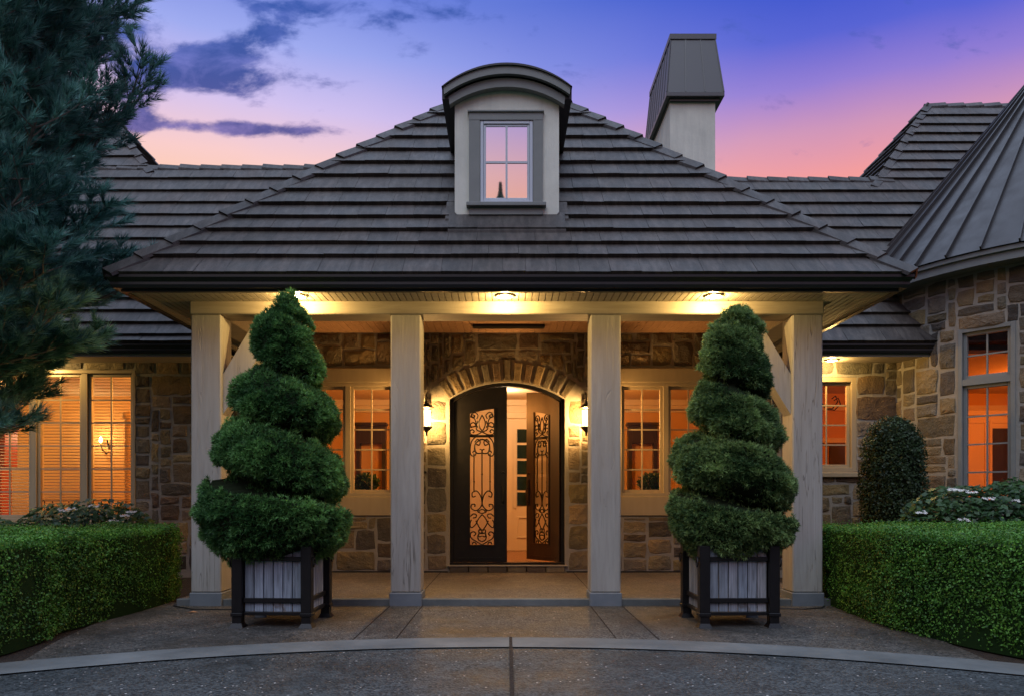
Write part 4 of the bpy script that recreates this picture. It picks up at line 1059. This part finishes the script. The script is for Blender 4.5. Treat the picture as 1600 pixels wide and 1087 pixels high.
def tufts(c, dirs, n_per, ln, wd, spread):
    N = len(c); c = np.repeat(c, n_per, axis=0); d_ = norm(np.repeat(dirs, n_per, axis=0)+rand_dirs(N*n_per)*spread)
    L = (ln*np.random.uniform(.6, 1.2, N*n_per))[:, None]; s_ = norm(np.cross(d_, rand_dirs(N*n_per)))*wd
    return np.stack([c-s_, c+s_, c+d_*L], axis=1).reshape(-1, 3)
# hedges: footprints in plan, extruded
def hedge(name, lab, foot, ztop, nleaf, seed):
    np.random.seed(seed); P2 = np.array(foot, float); n = len(P2)
    nxt = np.roll(P2, -1, 0); el = np.linalg.norm(nxt-P2, axis=1); area2 = .5*abs(np.sum(P2[:, 0]*nxt[:, 1]-nxt[:, 0]*P2[:, 1]))
    h_ = ztop-.04; side_a = el.sum()*h_; tot = side_a+area2
    ctr = P2.mean(0)
    ns2 = int(nleaf*side_a/tot); nt = nleaf-ns2
    ei = np.random.choice(n, ns2, p=el/el.sum()); t = np.random.rand(ns2, 1); xy = P2[ei]*(1-t)+nxt[ei]*t
    e_ = nxt[ei]-P2[ei]; nn = np.stack([e_[:, 1], -e_[:, 0]], 1); nn /= np.linalg.norm(nn, axis=1)[:, None]
    sg = np.sign(np.sum(nn*(xy-ctr), axis=1))[:, None]; nn = nn*sg
    zz = .01+np.random.rand(ns2)*(h_+.03)
    p1 = np.column_stack([xy, zz]); n1_ = np.column_stack([nn, np.zeros(ns2)])
    # round the top edge, tuck the foot
    lo = P2.min(0); hi = P2.max(0); pts = []
    cand = np.random.rand(nt*4, 2)*(hi-lo)+lo
    inside = np.zeros(len(cand), bool); j = n-1
    for i in range(n):
        xi, yi = P2[i]; xj, yj = P2[j]
        c_ = ((yi > cand[:, 1]) != (yj > cand[:, 1])) & (cand[:, 0] < (xj-xi)*(cand[:, 1]-yi)/(yj-yi+1e-12)+xi); inside ^= c_; j = i
    cand = cand[inside][:nt]; p2 = np.column_stack([cand, np.full(len(cand), ztop)]); n2_ = np.tile([0, 0, 1.], (len(cand), 1))
    p = np.vstack([p1, p2]); nr = np.vstack([n1_, n2_])
    q_ = vnoise(p, 5, seed)*.036+vnoise(p, 17, seed+1)*.022+vnoise(p, 45, seed+2)*.010
    edge = np.clip((zz-(ztop-.10))/.10, 0, 1)**2*.05+np.clip((.2-zz)/.2, 0, 1)*.03
    p = p+nr*q_[:, None]; p[:ns2] -= n1_*edge[:, None]
    p += nr*np.random.uniform(-.05, .02, (len(p), 1))
    stray = np.random.rand(len(p)) < .05; p[stray] += nr[stray]*np.random.uniform(0, .05, (stray.sum(), 1))
    tint = np.clip(.40+.30*vnoise(p, 9, seed+5)+np.random.normal(0, .22, len(p)), 0, 1)
    o = leaves(name, p, nr, .0135, M['box'], tint[:, None]*np.ones((1, 3)), None, 1.5, .9)
    tag(o, lab, 'hedge')
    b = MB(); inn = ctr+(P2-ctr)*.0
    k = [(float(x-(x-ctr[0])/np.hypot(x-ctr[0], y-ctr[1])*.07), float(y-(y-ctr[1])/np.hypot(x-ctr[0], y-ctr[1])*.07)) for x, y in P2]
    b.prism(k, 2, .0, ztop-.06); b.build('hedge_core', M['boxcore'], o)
    return o
def arcl(pts, k=8): return [p for p in catmull(pts, k)]
HL = arcl([(-3.72, 8.75), (-3.62, 8.2), (-3.62, 7.6), (-3.66, 7.0), (-3.66, 6.4), (-3.58, 5.8), (-3.62, 5.2), (-4.0, 4.5), (-4.6, 4.0)])+[(-6.4, 4.0), (-6.6, 8.8)]
hedge('boxwood_hedge', 'clipped boxwood hedge left of the porch, under the pine tree', HL, .80, 230000, 3)
HRr = arcl([(3.42, 8.6), (3.36, 8.0), (3.30, 7.2), (3.26, 6.6), (3.36, 6.0), (3.55, 5.4), (3.9, 4.8), (4.5, 4.2)])+[(6.6, 4.2), (6.6, 8.75)]
hedge('boxwood_hedge', 'clipped boxwood hedge right of the porch, in front of the turret', HRr, .83, 230000, 4)

# topiaries
def topiary(name, lab, cx, cy, prof, grooves, lean, mat_, seed, nt=48000):
    """prof: [(z,r)] envelope; spiral groove: z of groove on the left (theta=180) for each turn"""
    np.random.seed(seed)
    pz, pr = zip(*prof); gz = np.array(grooves)                     # groove heights on the left side, low to high
    idx = np.arange(len(gz))
    def env(z_, th):
        r_ = np.interp(z_, pz, pr)
        # turn number at this height: phase 0 at the groove; groove falls towards the right across the front
        ph = np.interp(z_, gz, idx, left=-1, right=len(gz)+0.)
        ph = np.where(z_ < gz[0], (z_-gz[0])/(gz[1]-gz[0])*.9, ph); ph = np.where(z_ > gz[-1], len(gz)-1+(z_-gz[-1])/(gz[-1]-gz[-2])*.8, ph)
        # theta: 0 = right(+x), front = -90
        tt = ((math.pi-th) % (2*math.pi))/(2*math.pi)                # 0 at left, increasing over back?; front handled below
        tt = ((th-math.pi) % (2*math.pi))/(2*math.pi)                # left 0 -> front .25 -> right .5 -> back .75
        f = (ph+tt) % 1.0
        top_ = np.clip((z_-gz[-1]-.02)/.12, 0, 1)*(tt < .999)
        gate = np.where(ph+tt > len(gz)-1+1.05, 0, 1.)*np.where(ph+tt < -.12, 0, 1.)
        dist = np.minimum(f, 1-f)
        wob = 1+.35*np.sin(th*2+z_*5+seed); lobe = np.sqrt(np.clip(1-np.where(f < .42, np.abs(f-.42)/.46, np.abs(f-.42)/.58)**2.3, 0, 1)); g = (1-lobe)*(.58 if lean < .1 else .52)*wob
        bul = 1+.05*np.sin(f*math.pi)+.04*np.sin(th*3+z_*4+seed)
        return r_*(1-g*gate)*bul
    H0, H1 = pz[0], pz[-1]; N = nt
    z_ = H0+(H1-H0)*np.random.rand(N*3); th = np.random.rand(N*3)*2*math.pi
    r_ = env(z_, th); keep = np.random.rand(N*3) < (r_/max(pr)+.12); z_, th, r_ = z_[keep][:N], th[keep][:N], r_[keep][:N]
    def pos(z1, t1, rr): return np.column_stack([cx+lean*(z1-H0)/(H1-H0)+rr*np.cos(t1), cy+rr*np.sin(t1), z1])
    e = .012; p = pos(z_, th, r_); pz_ = pos(z_+e, th, env(z_+e, th)); pt = pos(z_, th+e*2, env(z_, th+e*2))
    nr = norm(np.cross(pt-p, pz_-p)); out_ = np.sum(nr*np.column_stack([np.cos(th), np.sin(th), np.zeros(len(th))]), axis=1); nr[out_ < 0] *= -1
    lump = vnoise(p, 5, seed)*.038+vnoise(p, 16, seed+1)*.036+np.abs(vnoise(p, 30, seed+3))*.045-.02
    p = p+nr*(lump+np.random.uniform(-.05, .008, len(p)))[:, None]
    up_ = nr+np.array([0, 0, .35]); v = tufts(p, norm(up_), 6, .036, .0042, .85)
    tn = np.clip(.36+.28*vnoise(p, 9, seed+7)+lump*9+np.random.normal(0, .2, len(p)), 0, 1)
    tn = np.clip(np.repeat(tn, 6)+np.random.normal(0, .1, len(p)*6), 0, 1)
    e_ = empty(name, lab, 'topiary', (cx, cy, .55))
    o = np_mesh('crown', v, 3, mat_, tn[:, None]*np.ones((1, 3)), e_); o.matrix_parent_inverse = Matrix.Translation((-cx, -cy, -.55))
    # dark inner body
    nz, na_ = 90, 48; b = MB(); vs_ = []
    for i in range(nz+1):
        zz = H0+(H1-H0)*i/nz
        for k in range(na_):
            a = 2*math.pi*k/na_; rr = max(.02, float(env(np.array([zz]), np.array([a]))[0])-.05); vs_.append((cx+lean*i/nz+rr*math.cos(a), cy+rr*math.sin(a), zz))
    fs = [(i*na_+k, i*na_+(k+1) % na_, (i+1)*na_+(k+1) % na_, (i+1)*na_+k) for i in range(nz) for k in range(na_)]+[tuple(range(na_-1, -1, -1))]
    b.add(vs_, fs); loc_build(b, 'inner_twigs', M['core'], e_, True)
    b = MB(); b.tube([(cx, cy, .35), (cx+.01, cy, .9), (cx, cy, H1-.3)], [.045, .04, .015], 8); loc_build(b, 'trunk', M['bark'], e_)
    return e_
TYL = 7.02; TYR = 7.02; ks = TYL/F
zy = lambda y: CH+(780-y)*ks; xx = lambda x: (x-792)*ks; rr = lambda px: max(.01, (px-13*min(1, px/40))*ks)
cxl = xx(431)
topiary('spiral_topiary', 'dark green spiral-cut spruce in the left wooden planter', cxl, TYL,
    [(zy(880), .25), (zy(868), rr(85)), (zy(845), rr(112)), (zy(800), rr(127)), (zy(765), rr(120)), (zy(735), rr(112)), (zy(700), rr(108)), (zy(660), rr(99)), (zy(620), rr(86)), (zy(580), rr(70)), (zy(550), rr(58)), (zy(520), rr(56)), (zy(495), rr(46)), (zy(477), rr(32)), (zy(467), rr(20)), (zy(462), rr(2))],
    [zy(735), zy(642), zy(562)], rr(24), M['spruce'], 31)
cxr = xx(1140)
topiary('spiral_topiary', 'grey-green spiral-cut spruce in the right wooden planter', cxr, TYR,
    [(zy(872), .25), (zy(858), rr(82)), (zy(835), rr(101)), (zy(800), rr(108)), (zy(765), rr(102)), (zy(730), rr(99)), (zy(690), rr(94)), (zy(660), rr(80)), (zy(620), rr(73)), (zy(585), rr(68)), (zy(550), rr(58)), (zy(520), rr(52)), (zy(500), rr(39)), (zy(487), rr(24)), (zy(480), rr(2))],
    [zy(757), zy(668), zy(585)], rr(15), M['spruce_grey'], 37)

# planters
def planter(cx, y0, rot, lab, warm):
    e_ = empty('planter_box', lab, 'planter', (0, 0, 0), group='wooden planter boxes before the porch')
    hw = .302; Hh = .70; b = MB(); zb_ = .135
    pk = 6; 
    for side_ in range(4):
        b.X = Matrix.Rotation(side_*math.pi/2, 4, 'Z')
        for i in range(pk):
            x0 = -hw+.05+i*(2*hw-.1)/pk; k = random.uniform(.62, 1.2); wv = random.random()
            t = (k*(1+.18*wv*warm), k, k*(1.02-.12*wv*warm)); b.box(x0+.004, x0+(2*hw-.1)/pk-.004, -hw+.012, -hw+.030, zb_, Hh, .002, t)
    b.X = None; loc_ = b.build('board_panels', M['plank'], e_)
    for sx in (-1, 1):
        for sy in (-1, 1):
            b = MB(); x, y = sx*hw, sy*hw
            b.box(x-.045, x+.045, y-.045, y+.045, .10, Hh+.01, .005); b.box(x-.052, x+.052, y-.052, y+.052, .10, .13, .004)
            b.box(x-.040, x+.040, y-.040, y+.040, .03, .10)
            b.add([(x-.062, y-.062, .001), (x+.062, y-.062, .001), (x+.062, y+.062, .001), (x-.062, y+.062, .001), (x-.041, y-.041, .04), (x+.041, y-.041, .04), (x+.041, y+.041, .04), (x-.041, y+.041, .04)], [(0, 3, 2, 1), (4, 5, 6, 7), (0, 1, 5, 4), (1, 2, 6, 5), (2, 3, 7, 6), (3, 0, 4, 7)])
            b.build('leg', M['iron'], e_)
    for side_ in range(4):
      for (ya_, za_, zb2_, yb_) in ((-hw-.012, .575, .612, -hw+.011), (-hw-.012, .215, .255, -hw+.011), (-hw-.010, .105, .134, -hw+.0105), (-hw-.006, Hh-.02, Hh+.005, -hw+.0108)):
        b = MB(); b.X = Matrix.Rotation(side_*math.pi/2, 4, 'Z'); b.box(-hw+.046, hw-.046, ya_, yb_, za_, zb2_, .003); b.build('iron_band', M['iron'], e_)
    b = MB()
    for side_ in ():
        b.box(-hw+.046, hw-.046, -hw-.012, -hw+.011, .575, .612, .003); b.box(-hw+.046, hw-.046, -hw-.012, -hw+.011, .215, .255, .003)
        b.box(-hw+.046, hw-.046, -hw-.010, -hw+.0105, .105, .134, .003)
        b.box(-hw+.046, hw-.046, -hw-.006, -hw+.0108, Hh-.02, Hh+.005, .003)
    b = MB(); b.add([(-hw+.03, -hw+.03, Hh-.08), (hw-.03, -hw+.03, Hh-.08), (hw-.03, hw-.03, Hh-.08), (-hw+.03, hw-.03, Hh-.08)], [(0, 1, 2, 3)]); b.build('soil', M['mulch'], e_)
    for sx in (-1, 1):
        for sy in (-1, 1):
            b = MB(); X0 = sx*(hw+.06); yy = sy*hw
            b.tube([(X0+.0*math.sin(t), yy+.028*math.sin(t), .565+.038*math.cos(t)) for t in np.linspace(0, 2*math.pi, 15)], .006, 5)
            b.tube([(sx*(hw+.04), yy, .605), (sx*(hw+.068), yy, .605)], .007, 5)
            b.build('ring_handle', M['iron'], e_)
    e_.location = (cx, y0+hw, 0); e_.rotation_euler = (0, 0, rot); return e_
planter(-2.02, 6.66, R(-2), 'weathered wood planter with black iron frame before the left porch posts', 0)
planter(2.003, 6.66, R(1), 'weathered wood planter with black iron frame before the right porch posts', 1)

# yew and hydrangeas
def blobplant(name, lab, cat, cx, cy, prof, n, size, mat_, seed, elong=1.6, spread=.9, depthr=1.):
    np.random.seed(seed); pz, pr = zip(*prof); zz = pz[0]+(pz[-1]-pz[0])*np.random.rand(n*2); th = np.random.rand(n*2)*6.2832
    r_ = np.interp(zz, pz, pr); kp = np.random.rand(n*2) < r_/max(pr)+.1; zz, th, r_ = zz[kp][:n], th[kp][:n], r_[kp][:n]
    p = np.column_stack([cx+r_*np.cos(th), cy+r_*np.sin(th)*depthr, zz]); nr = norm(np.column_stack([np.cos(th), np.sin(th), .5+0*th]))
    p += nr*(vnoise(p, 6, seed)*.05+vnoise(p, 18, seed+1)*.025+np.random.uniform(-.10, .015, len(p)))[:, None]
    tn = np.clip(.4+.3*vnoise(p, 8, seed+2)+np.random.normal(0, .22, len(p)), 0, 1)
    e_ = empty(name, lab, cat, (cx, cy, 0))
    o = leaves('foliage', p, nr, size, mat_, tn[:, None]*np.ones((1, 3)), e_, elong, spread); o.matrix_parent_inverse = Matrix.Translation((-cx, -cy, 0))
    b = MB(); b.lathe([(max(.01, r2*.80), z2) for z2, r2 in prof], (cx, cy, 0), 20); b.tube([(cx, cy, -.01), (cx, cy, prof[0][0]+.2)], .05, 6); loc_build(b, 'stem', M['core'], e_, True)
    return e_
yk = 9.9/F
blobplant('yew_shrub', 'dark rounded upright yew between the small right window and turret window', 'shrub', (1396-792)*yk, 9.9,
    [(.05, .34), (.5, .39), (1.2, .40), (1.6, .37), (1.9, .345), (2.05, .27), (2.15, .13), (2.18, .04)], 22000, .022, M['yew'], 61)
def hydrangea(cx, cy, rx, ry, ztop, n, seed, lab, flowers):
    np.random.seed(seed); e_ = empty('hydrangea', lab, 'shrub', (cx, cy, 0))
    a = np.random.rand(n)*6.2832; r_ = np.sqrt(np.random.rand(n)); x = cx+rx*r_*np.cos(a); y = cy+ry*r_*np.sin(a)
    top_ = ztop*(.62+.38*np.sqrt(np.clip(1-r_**2, 0, 1)))+.07*vnoise(np.column_stack([x, y, x*0]), 6, seed)
    zz = .25+(top_-.25)*np.random.rand(n)**.35; p = np.column_stack([x, y, zz])
    nr = norm(np.column_stack([(x-cx)/rx*.5, (y-cy)/ry*.5-.25, np.full(n, .9)]))
    tn = np.clip(.4+.25*vnoise(p, 7, seed+1)+np.random.normal(0, .22, n), 0, 1)
    o = leaves('foliage', p, nr, .058, M['hyd'], tn[:, None]*np.ones((1, 3)), e_, 1.5, .55); o.matrix_parent_inverse = Matrix.Translation((-cx, -cy, 0))
    b = MB()
    for k in range(26):
        aa = random.uniform(0, 6.28); q_ = math.sqrt(random.random())*.85; b.tube([(cx+rx*.2*math.cos(aa), cy+ry*.2*math.sin(aa), -.01), (cx+rx*q_*.7*math.cos(aa), cy+ry*q_*.7*math.sin(aa), ztop*.5), (cx+rx*q_*math.cos(aa), cy+ry*q_*math.sin(aa), ztop*.8)], .006, 4)
    loc_build(b, 'stems', M['bark'], e_)
    for (fx, fy) in flowers:
        pt = P(fx, fy, cy-ry*.75); b = MB()
        for k in range(9):
            aa = k*.7; c_ = Vector((pt.x+.055*math.cos(aa)*random.uniform(.5, 1.1), pt.y+.05*math.sin(aa), pt.z+random.uniform(-.01, .015)))
            for s_ in range(4):
                t = s_*math.pi/2+aa; u1 = Vector((math.cos(t), math.sin(t)*.6-.2, .2+math.sin(t)*.5))*.015; u2 = Vector((math.cos(t+.8), math.sin(t+.8)*.6-.2, .2+.5*math.sin(t+.8)))*.015
                b.add([c_, c_+u1, c_+u1+u2*.5, c_+u2], [(0, 1, 2, 3)])
        loc_build(b, 'flower_head', M['flower'], e_)
hydrangea(-5.35, 9.75, .85, .5, 1.12, 1900, 71, 'leafy hydrangea with few white lacecaps below the left window', [(100, 797), (112, 795), (178, 813), (196, 805), (205, 800), (147, 790)])
hydrangea(5.62, 8.75, 1.12, .5, 1.33, 4200, 72, 'broad leafy hydrangea with white lacecaps under the turret window', [(1488, 764), (1497, 766), (1518, 768), (1440, 800), (1506, 812), (1545, 779), (1585, 782)])
hydrangea(-7.0, 9.7, 1.0, .5, .95, 1500, 73, 'low leafy hydrangea at the far left edge below the window', [])

# ---- pine tree
def pine():
    rnd = random.Random(5); e_ = empty('pine_tree', 'tall blue-green pine with long soft needles leaning over the left wing', 'tree', (-6.0, 7.5, 0))
    T0 = Vector((-6.0, 7.5, 0)); tr = lambda zz: Vector((-6.0+.05*math.sin(zz), 7.5+.05*math.cos(zz*1.3), zz))
    b = MB(); b.tube([tr(i*.6) for i in range(17)], [.17-.009*i for i in range(17)], 10); loc_build(b, 'trunk', M['bark'], e_, True)
    wood = MB(); tc_, td_, tl_ = [], [], []
    def twig(p, d_, L, depth):
        """curved shoot; foliage along its outer part"""
        n = max(3, int(L/.10)); pts = [p.copy()]; dd = d_.normalized()
        for i in range(n):
            dd = (dd+Vector((rnd.uniform(-.10, .10), rnd.uniform(-.10, .10), .045 if depth else .03))).normalized(); pts.append(pts[-1]+dd*(L/n))
        r0 = (.022, .009, .0045, .003)[depth]*(.7+L*.5)
        wood.tube(pts, [r0*(1-.75*i/n)+.001 for i in range(n+1)], 4 if depth else 5, cap=False)
        for i in range(1, n+1):
            t = i/n; dl = (pts[i]-pts[i-1]).normalized()
            if depth >= 1 and t > (.45 if depth == 1 else .1):
                for s_ in (0,): tc_.append(pts[i-1].lerp(pts[i], s_)); td_.append(dl); tl_.append(1.0)
            if depth == 0 and t > .85: tc_.append(pts[i]); td_.append(dl); tl_.append(1.)
            if depth < 2 and t > .18 and (i % 2 == 0 or rnd.random() < (.35 if depth == 0 else .15)):
                for sg in (-1, 1):
                    if rnd.random() < (.16 if p.z < 4 else .36): continue
                    side_ = dl.cross(Vector((0, 0, 1))); side_ = side_.normalized() if side_.length > .1 else Vector((1, 0, 0))
                    nd = (dl*.75+side_*sg*rnd.uniform(.55, .95)+Vector((0, 0, rnd.uniform(-.15, .4)))).normalized()
                    LL = (L*(.48 if depth == 0 else .5))*(1.15-t*.7)*rnd.uniform(.65, 1.1)
                    if LL > .08: twig(pts[i], nd, LL, depth+1)
        # end whorl
        if depth:
            for k in range(3):
                nd = (dl+Vector((rnd.uniform(-.5, .5), rnd.uniform(-.5, .5), rnd.uniform(-.2, .5)))).normalized()
                q_ = pts[-1]+nd*.06
                for s_ in (0, .05, .1): tc_.append(pts[-1]+nd*s_); td_.append(nd); tl_.append(.8)
    # reach of the boughs on the visible side by height
    zk = [1.8, 2.3, 2.8, 3.3, 4.0, 4.8, 5.6, 6.5, 7.5, 8.8]; rk = [1.55, 1.9, 2.35, 2.5, 2.7, 2.9, 2.75, 2.35, 1.7, .7]
    zz = 1.75
    while zz < 9.0:
        reach = float(np.interp(zz, zk, rk))
        for k in range(5 if zz < 3.7 else 6):
            a = rnd.uniform(-1.55, 1.55) if rnd.random() < .82 else rnd.uniform(1.55, 4.7)
            L = reach*rnd.uniform(.68, 1.02)*(1 if abs(a) < .9 else .8); el = rnd.uniform(-.1, .30) if zz < 3.2 else rnd.uniform(.05, .65)
            twig(tr(zz+rnd.uniform(-.1, .1)), Vector((math.cos(a), math.sin(a)*.85, el)), L, 0)
        zz += .27 if zz < 4.6 else .40
    loc_build(wood, 'boughs', M['bark'], e_)
    c = np.array([tuple(x) for x in tc_]); d_ = np.array([tuple(x) for x in td_]); print('PINE nodes', len(c))
    vis = (c[:, 0]*F/np.maximum(c[:, 1], 1)+792 > -60)
    c, d_ = c[vis], d_[vis]; print('PINE vis', len(c))
    npn = 12
    v = tufts(c, d_, npn, .13, .0034, .48); tn = np.clip(.40+.3*vnoise(c, 4, 9)+np.random.normal(0, .28, len(c)), 0, 1)
    o = np_mesh('crown', v, 3, M['pine'], np.repeat(tn, npn)[:, None]*np.ones((1, 3)), e_); o.matrix_parent_inverse = Matrix.Translation((6.0, -7.5, 0))
pine()

# small things on the ground
def cable(pts, lab, x): 
    b = MB(); b.tube(pts, .006, 5); tag(b.build('garden_cable', M['gutter']), lab, 'cable')
cable([(2.45, 7.9, .010), (2.75, 7.75, .010), (3.0, 7.72, .010), (3.2, 7.8, .010), (3.3, 7.98, .010)], 'thin black cable on the paving by the right outer post', 0)
cable([(-3.45, 7.95, .010), (-3.15, 7.7, .010), (-2.7, 7.68, .010), (-2.4, 7.74, .010)], 'thin black cable on the paving by the left outer post', 0)
b = MB(); b.add([(-3.12, 7.50, .008), (-3.08, 7.47, .016), (-3.02, 7.50, .010), (-3.07, 7.535, .018)], [(0, 1, 2, 3)]); tag(b.build('fallen_leaf', mat('dry_leaf', (.45, .22, .10), .7)), 'single dry brown leaf on the paving by the left post', 'leaf')

# conifer far behind the photographer, mirrored small in the dormer pane
def far_conifer():
    cx, cy, H = -.35, -25., 18.2; e_ = empty('conifer', 'distant conifer mirrored small at the bottom of the dormer window', 'tree', (cx, cy, 0)); np.random.seed(3)
    n = 26000; t = np.random.rand(n)**.45; zz = H*(.12+.88*t); lay = .75+.25*np.sin(zz*7)
    r_ = (H-zz)*.26*lay*np.sqrt(np.random.rand(n)); a = np.random.rand(n)*6.2832
    p = np.column_stack([cx+r_*np.cos(a), cy+r_*np.sin(a), zz-r_*.25]); nr = norm(np.column_stack([np.cos(a)*.4, np.sin(a)*.4, np.ones(n)]))
    o = leaves('crown', p, nr, np.where(zz > 16, .07, .25), M['pine'], np.random.rand(n, 1)*np.ones((1, 3)), e_, 2.2, .5); o.matrix_parent_inverse = Matrix.Translation((-cx, -cy, 0))
    b = MB(); b.tube([(cx, cy, -.03), (cx, cy, H*.5), (cx, cy, H)], [.35, .2, .02], 8); loc_build(b, 'trunk', M['bark'], e_)
far_conifer()
